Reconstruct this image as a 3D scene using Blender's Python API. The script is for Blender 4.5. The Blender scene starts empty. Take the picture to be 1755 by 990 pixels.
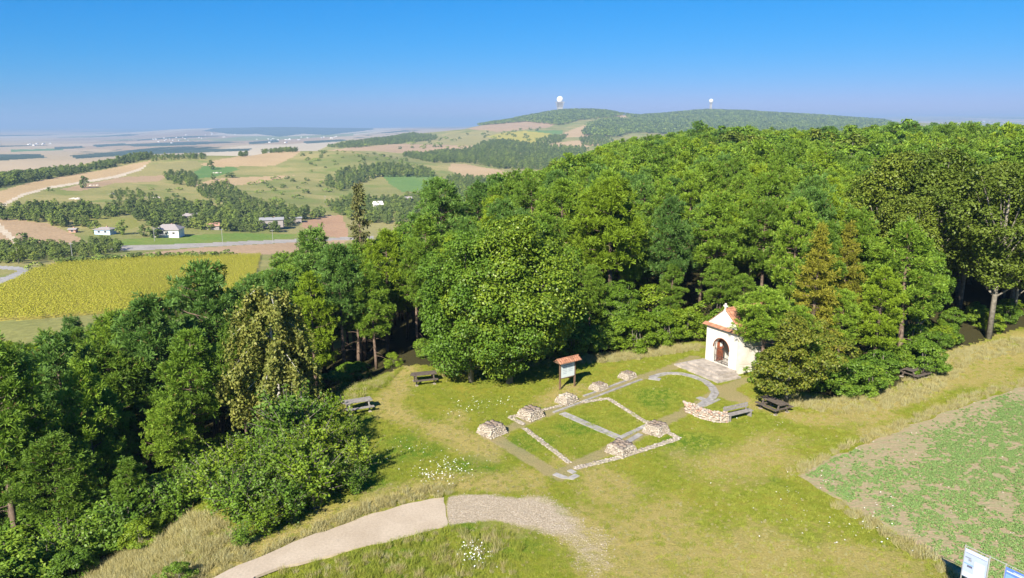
import bpy, bmesh, math, random
import numpy as np
from mathutils import Vector, Matrix
R = math.radians
scene = bpy.context.scene
COL = scene.collection
# ------------------------------------------------------------------ camera
CAMH, FPX, YH, CX, CY = 20.0, 1250.0, 212.0, 877.5, 495.0      # photograph: 1755 x 990
PITCH = math.atan((CY - YH) / FPX)
cam_d = bpy.data.cameras.new('camera')
cam = bpy.data.objects.new('camera', cam_d); COL.objects.link(cam)
cam.location = (0, 0, CAMH); cam.rotation_euler = (math.pi / 2 - PITCH, 0, 0)
cam_d.sensor_width = 36.0; cam_d.lens = 36.0 * FPX / 1755.0
cam_d.clip_start = 0.5; cam_d.clip_end = 200000.0
scene.camera = cam
# ------------------------------------------------------------------ light
SUN_AZ, SUN_EL = 22.0, 36.0            # light travels towards azimuth 22 deg right of the view
world = bpy.data.worlds.new('World'); scene.world = world; world.use_nodes = True
wn = world.node_tree.nodes; wl = world.node_tree.links
sky = wn.new('ShaderNodeTexSky'); sky.sky_type = 'NISHITA'; sky.sun_disc = False
sky.sun_elevation = R(SUN_EL); sky.sun_rotation = R(180.0 + SUN_AZ)
sky.altitude = 400; sky.air_density = 1.0; sky.dust_density = 0.3; sky.ozone_density = 6.0
sp = wn.new('ShaderNodeSeparateColor'); cb = wn.new('ShaderNodeCombineColor'); wl.new(sky.outputs[0], sp.inputs[0])
for ch, (k, pw) in enumerate(((.0103, 3.0), (.70, .85), (1.87, .639))):      # film response of the clear late-summer sky
    pn = wn.new('ShaderNodeMath'); pn.operation = 'POWER'; pn.inputs[1].default_value = pw; wl.new(sp.outputs[ch], pn.inputs[0])
    mn = wn.new('ShaderNodeMath'); mn.operation = 'MULTIPLY'; mn.inputs[1].default_value = k; wl.new(pn.outputs[0], mn.inputs[0])
    mi = wn.new('ShaderNodeMath'); mi.operation = 'MINIMUM'; mi.inputs[1].default_value = 8.0; wl.new(mn.outputs[0], mi.inputs[0])
    wl.new(mi.outputs[0], cb.inputs[ch])
wl.new(cb.outputs[0], wn['Background'].inputs[0]); wn['Background'].inputs[1].default_value = 0.062
sd = bpy.data.lights.new('sun', 'SUN'); sd.energy = 5.0; sd.angle = R(0.53); sd.color = (1.0, 0.92, 0.78)
sun = bpy.data.objects.new('sun', sd); COL.objects.link(sun)
_l = Vector((math.sin(R(SUN_AZ)) * math.cos(R(SUN_EL)), math.cos(R(SUN_AZ)) * math.cos(R(SUN_EL)), -math.sin(R(SUN_EL))))
sun.rotation_euler = _l.to_track_quat('-Z', 'Y').to_euler()
sun.location = (-30, -60, 80)
vs = scene.view_settings
vs.view_transform = 'Standard'; vs.look = 'None'; vs.exposure = 1.15; vs.gamma = 1.0; vs.use_curve_mapping = False
cy = scene.cycles
cy.max_bounces = 5; cy.diffuse_bounces = 2; cy.glossy_bounces = 2; cy.transmission_bounces = 3; cy.volume_bounces = 0
cy.transparent_max_bounces = 4; cy.use_denoising = True; cy.caustics_reflective = False; cy.caustics_refractive = False
# ------------------------------------------------------------------ helpers
rng = np.random.default_rng(7); rnd = random.Random(7)

def np_mesh(name, V, F, mats=(), smooth=False):
    """V (n,3), F (m,k) -> mesh"""
    V = np.asarray(V, np.float32); F = np.asarray(F, np.int32)
    me = bpy.data.meshes.new(name); m, k = F.shape
    me.vertices.add(len(V)); me.vertices.foreach_set('co', V.ravel())
    me.loops.add(m * k); me.loops.foreach_set('vertex_index', F.ravel())
    me.polygons.add(m); me.polygons.foreach_set('loop_start', np.arange(0, m * k, k, dtype=np.int32))
    if smooth: me.polygons.foreach_set('use_smooth', np.ones(m, bool))
    for a in mats: me.materials.append(a)
    me.update(calc_edges=True)
    return me

def obj(name, me, parent=None, loc=None, rz=None, mat=None):
    o = bpy.data.objects.new(name, me); COL.objects.link(o)
    if parent is not None: o.parent = parent
    if loc is not None: o.location = loc
    if rz is not None: o.rotation_euler = (0, 0, rz)
    if mat is not None and not me.materials: me.materials.append(mat)
    return o

def tag(o, label=None, cat=None, group=None, kind=None):
    if label: o['label'] = label
    if cat: o['category'] = cat
    if group: o['group'] = group
    if kind: o['kind'] = kind
    return o

def thing(name, loc, rz, label, cat, group=None, scale=1.0):
    o = bpy.data.objects.new(name, None); COL.objects.link(o)
    o.location = loc; o.rotation_euler = (0, 0, rz); o.scale = (scale,) * 3 if not hasattr(scale, '__len__') else scale
    o.empty_display_size = 0.3
    return tag(o, label, cat, group)

class MB:
    """collects simple shapes into one mesh"""
    def __init__(s): s.v = []; s.f = []
    def add(s, V, F):
        n = len(s.v); s.v += [tuple(p) for p in V]; s.f += [tuple(i + n for i in q) for q in F]; return s
    def box(s, c, d, rz=0.0, M=None):
        x, y, z = d[0] / 2, d[1] / 2, d[2] / 2; ca, sa = math.cos(rz), math.sin(rz)
        V = [(c[0] + px * ca - py * sa, c[1] + px * sa + py * ca, c[2] + pz) for pz in (-z, z) for px, py in ((-x, -y), (x, -y), (x, y), (-x, y))]
        if M is not None: V = [tuple(M @ Vector(v)) for v in V]
        return s.add(V, [(3, 2, 1, 0), (4, 5, 6, 7), (0, 1, 5, 4), (1, 2, 6, 5), (2, 3, 7, 6), (3, 0, 4, 7)])
    def bar(s, a, b, w, h=None, up=(0, 0, 1)):
        a, b = Vector(a), Vector(b); t = (b - a).normalized(); u = Vector(up)
        if abs(t.dot(u)) > .98: u = Vector((1, 0, 0))
        r = t.cross(u).normalized(); u = r.cross(t); h = h or w
        V = [p + r * (i * w / 2) + u * (j * h / 2) for p in (a, b) for i, j in ((-1, -1), (1, -1), (1, 1), (-1, 1))]
        return s.add(V, [(3, 2, 1, 0), (4, 5, 6, 7), (0, 1, 5, 4), (1, 2, 6, 5), (2, 3, 7, 6), (3, 0, 4, 7)])
    def tube(s, pts, rads, n=6, cap=True):
        P = [Vector(p) for p in pts]; V = []; F = []
        for i, p in enumerate(P):
            t = (P[min(i + 1, len(P) - 1)] - P[max(i - 1, 0)]).normalized()
            u = Vector((1, 0, 0)) if abs(t.x) < .8 else Vector((0, 1, 0)); a = t.cross(u).normalized(); b = t.cross(a)
            for k in range(n):
                an = 2 * math.pi * k / n; V.append(p + (a * math.cos(an) + b * math.sin(an)) * rads[i])
        for i in range(len(P) - 1):
            for k in range(n): F.append((i * n + k, i * n + (k + 1) % n, (i + 1) * n + (k + 1) % n, (i + 1) * n + k))
        if cap: F.append(tuple(range(n))[::-1]); F.append(tuple((len(P) - 1) * n + k for k in range(n)))
        return s.add(V, F)
    def prism(s, poly, a, b, axis='z'):
        """extrude a simple 2D outline between a and b; axis z: (x,y), y: (x,z)"""
        n = len(poly); m = (lambda p, t: (p[0], p[1], t)) if axis == 'z' else (lambda p, t: (p[0], t, p[1]))
        V = [m(p, a) for p in poly] + [m(p, b) for p in poly]
        F = [tuple(range(n))[::-1], tuple(range(n, 2 * n))] + [(i, (i + 1) % n, n + (i + 1) % n, n + i) for i in range(n)]
        return s.add(V, F)
    def mesh(s, name, mat=None, smooth=False, recalc=True):
        me = bpy.data.meshes.new(name); me.from_pydata(s.v, [], s.f)
        if recalc:
            bm = bmesh.new(); bm.from_mesh(me); bmesh.ops.recalc_face_normals(bm, faces=bm.faces); bm.to_mesh(me); bm.free()
        if smooth: me.polygons.foreach_set('use_smooth', np.ones(len(me.polygons), bool))
        if mat: me.materials.append(mat)
        me.update(); return me
    def build(s, name, mat, parent=None, loc=None, rz=None, smooth=False): return obj(name, s.mesh(name, mat, smooth), parent, loc, rz)

def copy_tree(o, parent=None):
    c = o.copy(); COL.objects.link(c); c.parent = parent
    for ch in [x for x in bpy.data.objects if x.parent == o]: copy_tree(ch, c)
    return c

# value noise in numpy
_T = np.random.default_rng(3).random((256, 256))
def vnoise(x, y):
    x = np.asarray(x, float); y = np.asarray(y, float)
    xi = np.floor(x).astype(int); yi = np.floor(y).astype(int); fx = x - xi; fy = y - yi
    fx = fx * fx * (3 - 2 * fx); fy = fy * fy * (3 - 2 * fy)
    g = lambda a, b: _T[a & 255, b & 255]
    return (g(xi, yi) * (1 - fx) + g(xi + 1, yi) * fx) * (1 - fy) + (g(xi, yi + 1) * (1 - fx) + g(xi + 1, yi + 1) * fx) * fy
def fbm(x, y, o=4):
    r = 0; a = .5
    for k in range(o): r = r + a * vnoise(x * 2 ** k + 17 * k, y * 2 ** k + 31 * k); a *= .5
    return r
def sstep(a, b, x):
    t = np.clip((np.asarray(x, float) - a) / (b - a), 0, 1); return t * t * (3 - 2 * t)

# pixel <-> world
CP, SP = math.cos(PITCH), math.sin(PITCH)
def project(X, Y, Z):
    z = np.asarray(Z, float) - CAMH; dep = Y * CP - z * SP; up = Y * SP + z * CP
    dep = np.where(np.abs(dep) < 1e-6, 1e-6, dep)
    return CX + FPX * X / dep, CY - FPX * up / dep, dep
def pray(px, py):
    u = CY - np.asarray(py, float); x = np.asarray(px, float) - CX
    return x, FPX * CP + u * SP, -FPX * SP + u * CP
def flat(px, py, z=0.0):
    """the pixel's point on the level clearing"""
    x, y, w = pray(px, py); t = (z - CAMH) / w; return (float(x * t), float(y * t), z)
def inpoly(px, py, poly):
    px = np.asarray(px); py = np.asarray(py); r = np.zeros(px.shape, bool); n = len(poly)
    for i in range(n):
        x1, y1 = poly[i]; x2, y2 = poly[(i + 1) % n]
        if y1 == y2: continue
        c = ((y1 > py) != (y2 > py)) & (px < (x2 - x1) * (py - y1) / (y2 - y1) + x1); r ^= c
    return r
def polydist(X, Y, pts):
    """distance from points to an open polyline"""
    d = np.full(np.shape(X), 1e9)
    for (x1, y1), (x2, y2) in zip(pts[:-1], pts[1:]):
        L = (x2 - x1) ** 2 + (y2 - y1) ** 2 + 1e-12
        t = np.clip(((X - x1) * (x2 - x1) + (Y - y1) * (y2 - y1)) / L, 0, 1)
        d = np.minimum(d, np.hypot(X - x1 - t * (x2 - x1), Y - y1 - t * (y2 - y1)))
    return d

# ------------------------------------------------------------------ node materials
def nmat(name):
    m = bpy.data.materials.new(name); m.use_nodes = True; nt = m.node_tree
    return m, nt, nt.nodes['Principled BSDF']
def N(nt, t, **kw):
    n = nt.nodes.new('ShaderNode' + t)
    for k, v in kw.items():
        if k in n.inputs: n.inputs[k].default_value = v
        else: setattr(n, k, v)
    return n
def ramp(nt, fac, stops):
    r = nt.nodes.new('ShaderNodeValToRGB'); e = r.color_ramp.elements
    while len(e) > 1: e.remove(e[-1])
    e[0].position = stops[0][0]; e[0].color = (*stops[0][1], 1)
    for p, c in stops[1:]:
        q = e.new(p); q.color = (*c, 1)
    if fac is not None: nt.links.new(fac, r.inputs[0])
    return r
def mix(nt, fac, a, b, mode='MIX'):
    m = nt.nodes.new('ShaderNodeMix'); m.data_type = 'RGBA'; m.blend_type = mode
    for s, v in ((0, fac), (6, a), (7, b)):
        if isinstance(v, (int, float)): m.inputs[s].default_value = v
        elif isinstance(v, tuple): m.inputs[s].default_value = (*v, 1)
        else: nt.links.new(v, m.inputs[s])
    return m.outputs[2]
def math_(nt, op, a, b=None, c=None):
    m = nt.nodes.new('ShaderNodeMath'); m.operation = op
    for s, v in enumerate((a, b, c)):
        if v is None: continue
        if isinstance(v, (int, float)): m.inputs[s].default_value = v
        else: nt.links.new(v, m.inputs[s])
    return m.outputs[0]
def noise(nt, co, scale, detail=4, rough=.55):
    n = N(nt, 'TexNoise'); n.inputs['Scale'].default_value = scale; n.inputs['Detail'].default_value = detail; n.inputs['Roughness'].default_value = rough
    nt.links.new(co, n.inputs['Vector']); return n.outputs[0]
def wpos(nt): return N(nt, 'NewGeometry').outputs['Position']
def bump(nt, b, h, strength, dist=.05):
    n = N(nt, 'Bump'); n.inputs['Strength'].default_value = strength; n.inputs['Distance'].default_value = dist
    nt.links.new(h, n.inputs['Height']); nt.links.new(n.outputs[0], b.inputs['Normal'])
def plain(name, col, var=.25, scale=6.0, rough=.8, bumps=.3, spec=.3, metal=0.0, dark=None, detail=5, objvar=0.0):
    m, nt, b = nmat(name); co = N(nt, 'TexCoord').outputs['Object']
    n = noise(nt, co, scale, detail)
    lo = dark or tuple(c * (1 - var) for c in col); hi = tuple(min(1, c * (1 + var)) for c in col)
    c = ramp(nt, n, [(.3, lo), (.7, hi)]).outputs[0]
    if objvar: c = mix(nt, 1.0, c, ramp(nt, N(nt, 'ObjectInfo').outputs['Random'], [(0, (1 - objvar,) * 3), (1, (1 + objvar,) * 3)]).outputs[0], 'MULTIPLY')
    nt.links.new(c, b.inputs['Base Color'])
    b.inputs['Roughness'].default_value = rough; b.inputs['Specular IOR Level'].default_value = spec; b.inputs['Metallic'].default_value = metal
    if bumps: bump(nt, b, noise(nt, co, scale * 4, 3), bumps, .02)
    return m
def leafmat(name, c0, c1, c2, trans=.3, rough=.55, spec=.25, objvar=.5, rust=0):
    """leaves: colour by leaf (island) and by tree (object)"""
    m, nt, b = nmat(name); L = nt.links
    isl = N(nt, 'NewGeometry').outputs['Random Per Island']; ob = N(nt, 'ObjectInfo').outputs['Random']
    f = math_(nt, 'ADD', math_(nt, 'MULTIPLY', isl, 1 - objvar), math_(nt, 'MULTIPLY', ob, objvar))
    r = ramp(nt, f, [(.1, c0), (.5, c1), (.92, c2)])
    # larger light and dark sprays within a crown
    n = noise(nt, N(nt, 'TexCoord').outputs['Object'], .55, 2)
    col = mix(nt, math_(nt, 'MULTIPLY', n, .55), r.outputs[0], c2)
    if rust: col = mix(nt, math_(nt, 'GREATER_THAN', N(nt, 'NewGeometry').outputs['Random Per Island'], 1 - rust), col, (.17, .11, .04))
    L.new(col, b.inputs['Base Color']); b.inputs['Roughness'].default_value = rough; b.inputs['Specular IOR Level'].default_value = spec
    t = N(nt, 'BsdfTranslucent'); L.new(mix(nt, 1.0, col, (1.0, 1.0, .55), 'MULTIPLY'), t.inputs[0])
    ms = N(nt, 'MixShader'); ms.inputs[0].default_value = trans
    L.new(b.outputs[0], ms.inputs[1]); L.new(t.outputs[0], ms.inputs[2]); L.new(ms.outputs[0], nt.nodes['Material Output'].inputs[0])
    return m
# ================================================================== TERRAIN
# profiles: for a direction (photo column) how high the land lies at each distance; 'y' = the row where that land shows
def _z(px, d, py):
    x, y, w = pray(px, py); return CAMH + d * w / math.hypot(x, y)
Yv = lambda v: ('y', v)
FARL = [(2600, Yv(272)), (4000, Yv(259)), (8000, Yv(239)), (20000, Yv(222)), (60000, Yv(216))]
PROF = {
 -500: [(25, 0), (31, -1), (38, -3.5), (55, -8), (80, -14), (130, -22), (190, -27), (330, -40), (520, -44), (850, -38), (1200, -85), (2000, -116), (4000, -125), (20000, -140), (60000, -150)],
 0: [(25, 0), (32, -1), (40, -3.5), (55, -8), (80, -14), (130, -22), (190, Yv(550)), (330, Yv(455)), (400, Yv(433)), (430, Yv(425)), (520, Yv(378)), (600, Yv(352)), (700, Yv(327)), (850, Yv(309)), (950, Yv(303)), (1250, -88), (2000, -120)] + FARL,
 200: [(25, 0), (35, -.8), (45, -4), (60, -9), (85, -14), (130, -21), (190, Yv(532)), (340, Yv(444)), (400, Yv(425)), (425, Yv(416)), (470, Yv(399)), (600, Yv(350)), (680, Yv(335)), (800, Yv(312)), (900, Yv(298)), (1000, Yv(285)), (1080, Yv(276)), (1150, Yv(273)), (1450, -88), (2000, -115)] + FARL,
 350: [(25, 0), (40, -.5), (52, -4), (70, -9), (100, -15), (190, -28), (345, Yv(437)), (400, Yv(421)), (430, Yv(412)), (455, Yv(402)), (560, Yv(367)), (680, Yv(340)), (760, Yv(322)), (860, Yv(305)), (950, Yv(290)), (1100, Yv(269)), (1160, Yv(266)), (1500, -82), (2500, -112), (3500, Yv(258)), (5000, Yv(247)), (9000, Yv(230)), (10500, Yv(222)), (11500, Yv(219)), (14000, -150), (20000, Yv(222)), (60000, Yv(217))],
 500: [(25, 0), (46, -.4), (60, -4), (85, -9), (130, -17), (200, -28), (350, Yv(435)), (420, Yv(416)), (440, Yv(411)), (470, Yv(400)), (560, Yv(371)), (650, Yv(350)), (760, Yv(330)), (900, Yv(305)), (1000, Yv(290)), (1150, Yv(270)), (1300, Yv(258)), (1350, Yv(257)), (1700, -72), (2500, -108), (3500, Yv(252)), (5000, Yv(244)), (9000, Yv(230)), (10500, Yv(219)), (11500, Yv(216)), (14000, -150), (20000, Yv(221)), (60000, Yv(217))],
 600: [(25, 0), (55, 0), (70, -4), (95, -9), (150, -19), (250, -33), (400, Yv(425)), (480, Yv(400)), (560, Yv(378)), (660, Yv(355)), (750, Yv(336)), (850, Yv(318)), (950, Yv(300)), (1050, Yv(280)), (1150, Yv(262)), (1230, Yv(254)), (1260, Yv(253)), (1500, -40), (1800, Yv(250)), (2200, Yv(239)), (2300, Yv(237)), (3000, -95), (5000, Yv(238)), (9000, Yv(228)), (10500, Yv(220)), (11500, Yv(218)), (14000, -150), (20000, Yv(221)), (60000, Yv(216))],
 720: [(25, 0), (60, 0), (80, -3), (110, -8), (180, -20), (300, -36), (500, -48), (650, Yv(360)), (750, Yv(341)), (850, Yv(323)), (950, Yv(303)), (1080, Yv(286)), (1200, Yv(277)), (1400, Yv(268)), (1700, Yv(256)), (2100, Yv(243)), (2500, Yv(231)), (2700, Yv(227)), (4000, -90), (8000, Yv(222)), (20000, Yv(217)), (60000, Yv(215))],
 850: [(25, 0), (72, 0), (105, -1), (170, -6), (280, -20), (450, -38), (650, -46), (850, Yv(321)), (1000, Yv(303)), (1100, Yv(291)), (1300, Yv(275)), (1600, Yv(256)), (1900, Yv(243)), (2200, Yv(232)), (2600, Yv(219)), (3000, Yv(215)), (3400, Yv(211)), (3600, Yv(210)), (5000, -50), (12000, Yv(218)), (60000, Yv(214))],
 960: [(25, 0), (85, 0), (160, -1.5), (260, -8), (400, -25), (650, -42), (1000, Yv(300)), (1200, Yv(285)), (1500, Yv(265)), (1900, Yv(246)), (2300, Yv(231)), (2700, Yv(216)), (3100, Yv(201)), (3450, Yv(189)), (3550, Yv(188)), (5000, -50), (12000, -140), (60000, -140)],
 1020: [(25, 0), (92, 0), (180, 0), (280, -3), (430, -16), (680, -38), (1100, Yv(292)), (1600, Yv(262)), (2100, Yv(240)), (2600, Yv(221)), (3000, Yv(206)), (3400, Yv(190)), (3500, Yv(188)), (5200, -50), (12000, -140), (60000, -140)],
 905: [(25, 0), (78, 0), (130, -1.2), (215, -7), (340, -22), (550, -40), (900, Yv(314)), (1100, Yv(294)), (1400, Yv(270)), (1750, Yv(250)), (2250, Yv(231)), (2650, Yv(217)), (3050, Yv(207)), (3400, Yv(200)), (3550, Yv(199)), (5000, -50), (12000, -140), (60000, -140)],
 1075: [(25, 0), (100, 0), (200, 2), (300, 0), (450, -12), (700, -35), (1200, Yv(285)), (1700, Yv(260)), (2300, Yv(236)), (2800, Yv(216)), (3300, Yv(204)), (3600, Yv(201)), (3900, Yv(201)), (5500, -50), (12000, -140), (60000, -140)],
 1200: [(25, 0), (90, 0), (150, 1.5), (250, 4), (350, 3), (500, -8), (900, -40), (1600, -60), (2400, Yv(236)), (3000, Yv(215)), (3600, Yv(197)), (3950, Yv(189)), (4050, Yv(189)), (6000, -40), (12000, -100), (60000, -140)],
 1350: [(25, 0), (90, 0), (150, 1.5), (250, 4), (350, 3), (500, -8), (900, -40), (1600, -60), (2400, Yv(238)), (3000, Yv(219)), (3600, Yv(203)), (4000, Yv(197)), (4100, Yv(197)), (6000, -40), (12000, -60), (60000, -140)],
 1500: [(25, 0), (90, 0), (150, 1.5), (250, 4), (350, 3), (500, -8), (900, -40), (1600, -60), (2600, Yv(240)), (3300, Yv(220)), (4000, Yv(208)), (4200, Yv(208)), (6000, -30), (9000, Yv(212)), (13000, Yv(206)), (18000, Yv(200)), (22000, Yv(199)), (60000, 0)],
 1640: [(25, 0), (90, 0), (150, 1.5), (250, 4), (350, 3), (500, -8), (900, -40), (1600, -60), (2600, Yv(245)), (3300, Yv(225)), (4000, Yv(216)), (4200, Yv(216)), (6000, -20), (9000, Yv(211)), (13000, Yv(205)), (18000, Yv(200)), (22000, Yv(199)), (60000, 0)],
 1800: [(25, 0), (90, 0), (150, 1.5), (250, 4), (350, 3), (500, -8), (900, -40), (1600, -60), (2600, Yv(245)), (3300, Yv(225)), (4000, Yv(218)), (4200, Yv(218)), (6000, -20), (9000, Yv(212)), (13000, Yv(206)), (18000, Yv(201)), (22000, Yv(200)), (60000, 0)],
}
_xs = sorted(PROF); _ths = np.array([math.atan2(x - CX, FPX * CP) for x in _xs])   # azimuths
NS, NT = 900, 420
_s = np.linspace(math.log(10), math.log(70000), NS); TH0, TH1 = _ths[0], _ths[-1]
_tg = np.linspace(TH0, TH1, NT)
_prof = []
for x in _xs:
    p = PROF[x]; ds = [math.log(10)] + [math.log(d) for d, _ in p]
    zs = [0.0] + [(_z(x, d, v[1]) if isinstance(v, tuple) else v) for d, v in p]
    _prof.append(np.interp(_s, ds, zs))
_prof = np.array(_prof)
# smooth blend between columns (cosine weights), then smooth the table
_tab = np.empty((NT, NS))
for i, t in enumerate(_tg):
    k = min(np.searchsorted(_ths, t, 'right') - 1, len(_ths) - 2); w = (t - _ths[k]) / (_ths[k + 1] - _ths[k]); w = .5 * w + .5 * w * w * (3 - 2 * w)
    _tab[i] = _prof[k] * (1 - w) + _prof[k + 1] * w
def _gs(a, sg, ax):
    n = int(3 * sg) + 1; k = np.exp(-.5 * (np.arange(-n, n + 1) / sg) ** 2); k /= k.sum()
    p = [(0, 0), (0, 0)]; p[ax] = (n, n); b = np.pad(a, p, 'edge'); return np.apply_along_axis(lambda r: np.convolve(r, k, 'valid'), ax, b)
_tab = _gs(_gs(_tab, 3.0, 1), 3.0, 0)

def tz(X, Y):
    X = np.asarray(X, float); Y = np.asarray(Y, float)
    d = np.maximum(np.hypot(X, Y), 10.01); th = np.arctan2(X, Y)
    a = np.clip((th - TH0) / (TH1 - TH0) * (NT - 1), 0, NT - 1.001); b = np.clip((np.log(d) - _s[0]) / (_s[-1] - _s[0]) * (NS - 1), 0, NS - 1.001)
    i = a.astype(int); j = b.astype(int); u = a - i; v = b - j
    z = (_tab[i, j] * (1 - v) + _tab[i, j + 1] * v) * (1 - u) + (_tab[i + 1, j] * (1 - v) + _tab[i + 1, j + 1] * v) * u
    # knolls and dips that grow with distance, none in the clearing; and the small unevenness of the meadow
    am = sstep(350, 1200, d) * (1 - sstep(4200, 9000, d)); z = z + am * (fbm(X / 260 + 5, Y / 260, 3) - .44) * 14
    z = z + sstep(62, 100, d) * (1 - sstep(200, 500, d)) * (fbm(X / 25, Y / 25, 2) - .37) * 1.2
    return z
def ground(X, Y): return float(tz(X, Y))
_dm = np.exp(np.linspace(math.log(22), math.log(50000), 3500))
def hit(px, py, dmin=0):
    """where the line of sight through a pixel meets the land"""
    x, y, w = pray(px, py); h = math.hypot(x, y); X = _dm * x / h; Y = _dm * y / h; Z = CAMH + _dm * w / h
    k = np.nonzero((Z <= tz(X, Y)) & (_dm >= dmin))[0]
    k = k[0] if len(k) else len(_dm) - 1
    return float(X[k]), float(Y[k]), float(tz(X[k], Y[k]))

# ---------------------------------------------------------------- land cover of the country beyond, outlines as seen in the photograph
SUNF = [(-200, 560), (0, 550), (60, 547), (420, 520), (448, 436), (430, 437), (250, 440), (120, 447), (60, 462), (0, 492), (-60, 515), (-200, 545)]
COVER = [  # material, outline, dmin, dmax
 ('farwood', [(345, 224), (400, 212), (470, 210), (640, 210), (640, 222), (560, 231), (520, 229), (480, 234), (440, 229), (400, 230), (370, 226)], 7000, 13000),
 ('farwood', [(-80, 265), (0, 264), (70, 264), (80, 270), (0, 275), (-80, 275)], 2300, 5000), ('farwood', [(120, 266), (200, 260), (330, 256), (430, 254), (430, 258), (250, 264), (130, 272)], 2300, 5500), ('farwood', [(160, 248), (215, 245), (218, 249), (165, 252)], 4000, 9000), ('farwood', [(425, 243), (475, 239), (480, 243), (430, 247)], 3500, 9000), ('farwood', [(90, 252), (140, 250), (145, 253), (95, 256)], 3500, 9000), ('farwood', [(520, 242), (590, 238), (595, 241), (525, 246)], 3500, 9000), ('green', [(20, 256), (110, 254), (110, 257), (20, 260)], 3000, 7000), ('olive', [(300, 238), (380, 236), (385, 239), (305, 241)], 4000, 10000),
 ('farwood', [(210, 247), (330, 242), (420, 243), (330, 248), (230, 251)], 4000, 8000),
 ('lane', [(-30, 500), (25, 477), (48, 466), (50, 460), (30, 457), (-30, 453), (-30, 458), (22, 462), (30, 465), (-30, 488)], 200, 420),
 ('sunflower', SUNF, 175, 356),
 ('stubble', [(60, 462), (120, 447), (250, 440), (430, 437), (560, 430), (600, 410), (490, 416), (400, 421), (330, 425), (240, 434), (170, 441), (90, 450)], 320, 440),
 ('asphalt', [(150, 423), (260, 419), (330, 417), (490, 410), (640, 404), (640, 409), (490, 416), (330, 424), (240, 429), (150, 430)], 370, 470),
 ('verge', [(190, 412), (300, 404), (400, 399), (480, 394), (520, 400), (490, 410), (330, 417), (190, 421)], 390, 470),
 ('track', [(-20, 378), (-3, 380), (17, 398), (40, 421), (29, 421), (8, 402), (-20, 388)], 420, 560),
 ('stubble2', [(-60, 371), (0, 373), (60, 380), (85, 383), (115, 395), (150, 415), (120, 424), (60, 424), (0, 424), (-60, 420)], 410, 545),
 ('meadow2', [(150, 375), (190, 370), (230, 375), (240, 385), (215, 396), (170, 390)], 450, 620),
 ('track', [(-30, 360), (0, 350), (40, 331), (80, 320), (130, 312), (200, 300), (240, 288), (250, 281), (252, 283), (243, 291), (202, 304), (130, 316), (80, 324), (42, 335), (0, 356), (-30, 366)], 550, 1150),
 ('stubble3', [(-60, 340), (0, 327), (50, 313), (100, 303), (170, 292), (200, 286), (262, 274), (240, 290), (200, 301), (130, 312), (80, 320), (40, 331), (0, 350), (-60, 368)], 550, 1200),
 ('stubble2', [(100, 325), (130, 318), (210, 303), (290, 300), (270, 311), (200, 313), (140, 327)], 550, 1200),
 ('olive', [(203, 304), (243, 291), (262, 281), (340, 274), (345, 285), (310, 296), (280, 301), (230, 302)], 700, 1300),
 ('stubble3', [(340, 282), (365, 275), (420, 265), (480, 259), (518, 256), (503, 268), (470, 284), (420, 284), (380, 286)], 800, 1600),
 ('stubble3', [(330, 319), (365, 306), (420, 303), (505, 300), (445, 313), (360, 321)], 600, 1100),
 ('green', [(318, 303), (350, 284), (400, 286), (412, 290), (370, 302), (340, 306)], 700, 1200),
 ('redsoil', [(520, 378), (560, 370), (585, 368), (595, 392), (600, 410), (545, 402), (515, 388)], 430, 680),
 ('olive', [(480, 384), (530, 372), (600, 362), (640, 366), (690, 378), (690, 400), (600, 412), (480, 396)], 430, 680),
 ('green', [(655, 299), (740, 300), (752, 310), (745, 326), (690, 329), (665, 313)], 760, 1150),
 ('stubble3', [(775, 280), (800, 281), (862, 292), (890, 301), (850, 310), (790, 302), (768, 290)], 900, 1300),
 ('stubble2', [(560, 258), (600, 252), (690, 246), (830, 250), (822, 259), (740, 263), (680, 262), (640, 258)], 1200, 2300),
 ('yellow', [(830, 234), (865, 227), (900, 224), (945, 229), (925, 246), (870, 240)], 1700, 2700),
 ('green', [(900, 224), (965, 223), (965, 229), (945, 234)], 1700, 2900),
 ('stubble3', [(940, 246), (990, 240), (1030, 248), (975, 256)], 1600, 2300),
 ('olive', [(690, 246), (760, 232), (830, 222), (860, 228), (830, 250)], 1700, 2700),
 ('stubble2', [(780, 218), (850, 209), (960, 207), (940, 219), (850, 226)], 2300, 3300),
 ('stubble3', [(930, 236), (965, 228), (1000, 214), (1050, 198), (1088, 192), (1085, 204), (1030, 216), (1000, 238)], 2200, 3700),
]
# azimuth / distance net: fine in view, coarse round the back
_fine = np.radians(np.arange(-43, 43.01, .16)); _back = np.radians(np.arange(48, 313, 6.0))
TH = np.concatenate([_fine, _back, [_fine[0] + 2 * math.pi]])
dd = [8.0]
while dd[-1] < 60000: dd.append(dd[-1] * (1.010 if dd[-1] < 4500 else 1.014 if dd[-1] < 12000 else 1.05))
D = np.array([0.2] + dd)
nT, nD = len(TH), len(D)
XX = np.sin(TH)[:, None] * D[None]; YY = np.cos(TH)[:, None] * D[None]
ZZ = tz(XX, YY)
idx = np.arange(nT * nD).reshape(nT, nD)
Fq = np.stack([idx[:-1, :-1], idx[:-1, 1:], idx[1:, 1:], idx[1:, :-1]], -1).reshape(-1, 4)[:, ::-1]
VV = np.stack([XX, YY, ZZ], -1).reshape(-1, 3)
C = VV[Fq].mean(1); cX, cY, cZ = C.T; cD = np.hypot(cX, cY)
jx = (fbm(cX / (cD * .03 + 1), cY / (cD * .03 + 1), 2) - .37) * 5; jy = (fbm(cX / (cD * .03 + 1) + 50, cY / (cD * .03 + 1), 2) - .37) * 2.0
pX, pY, pdep = project(cX, cY, cZ); infront = pdep > 1
pX = np.where(infront, pX, -9999)
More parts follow.
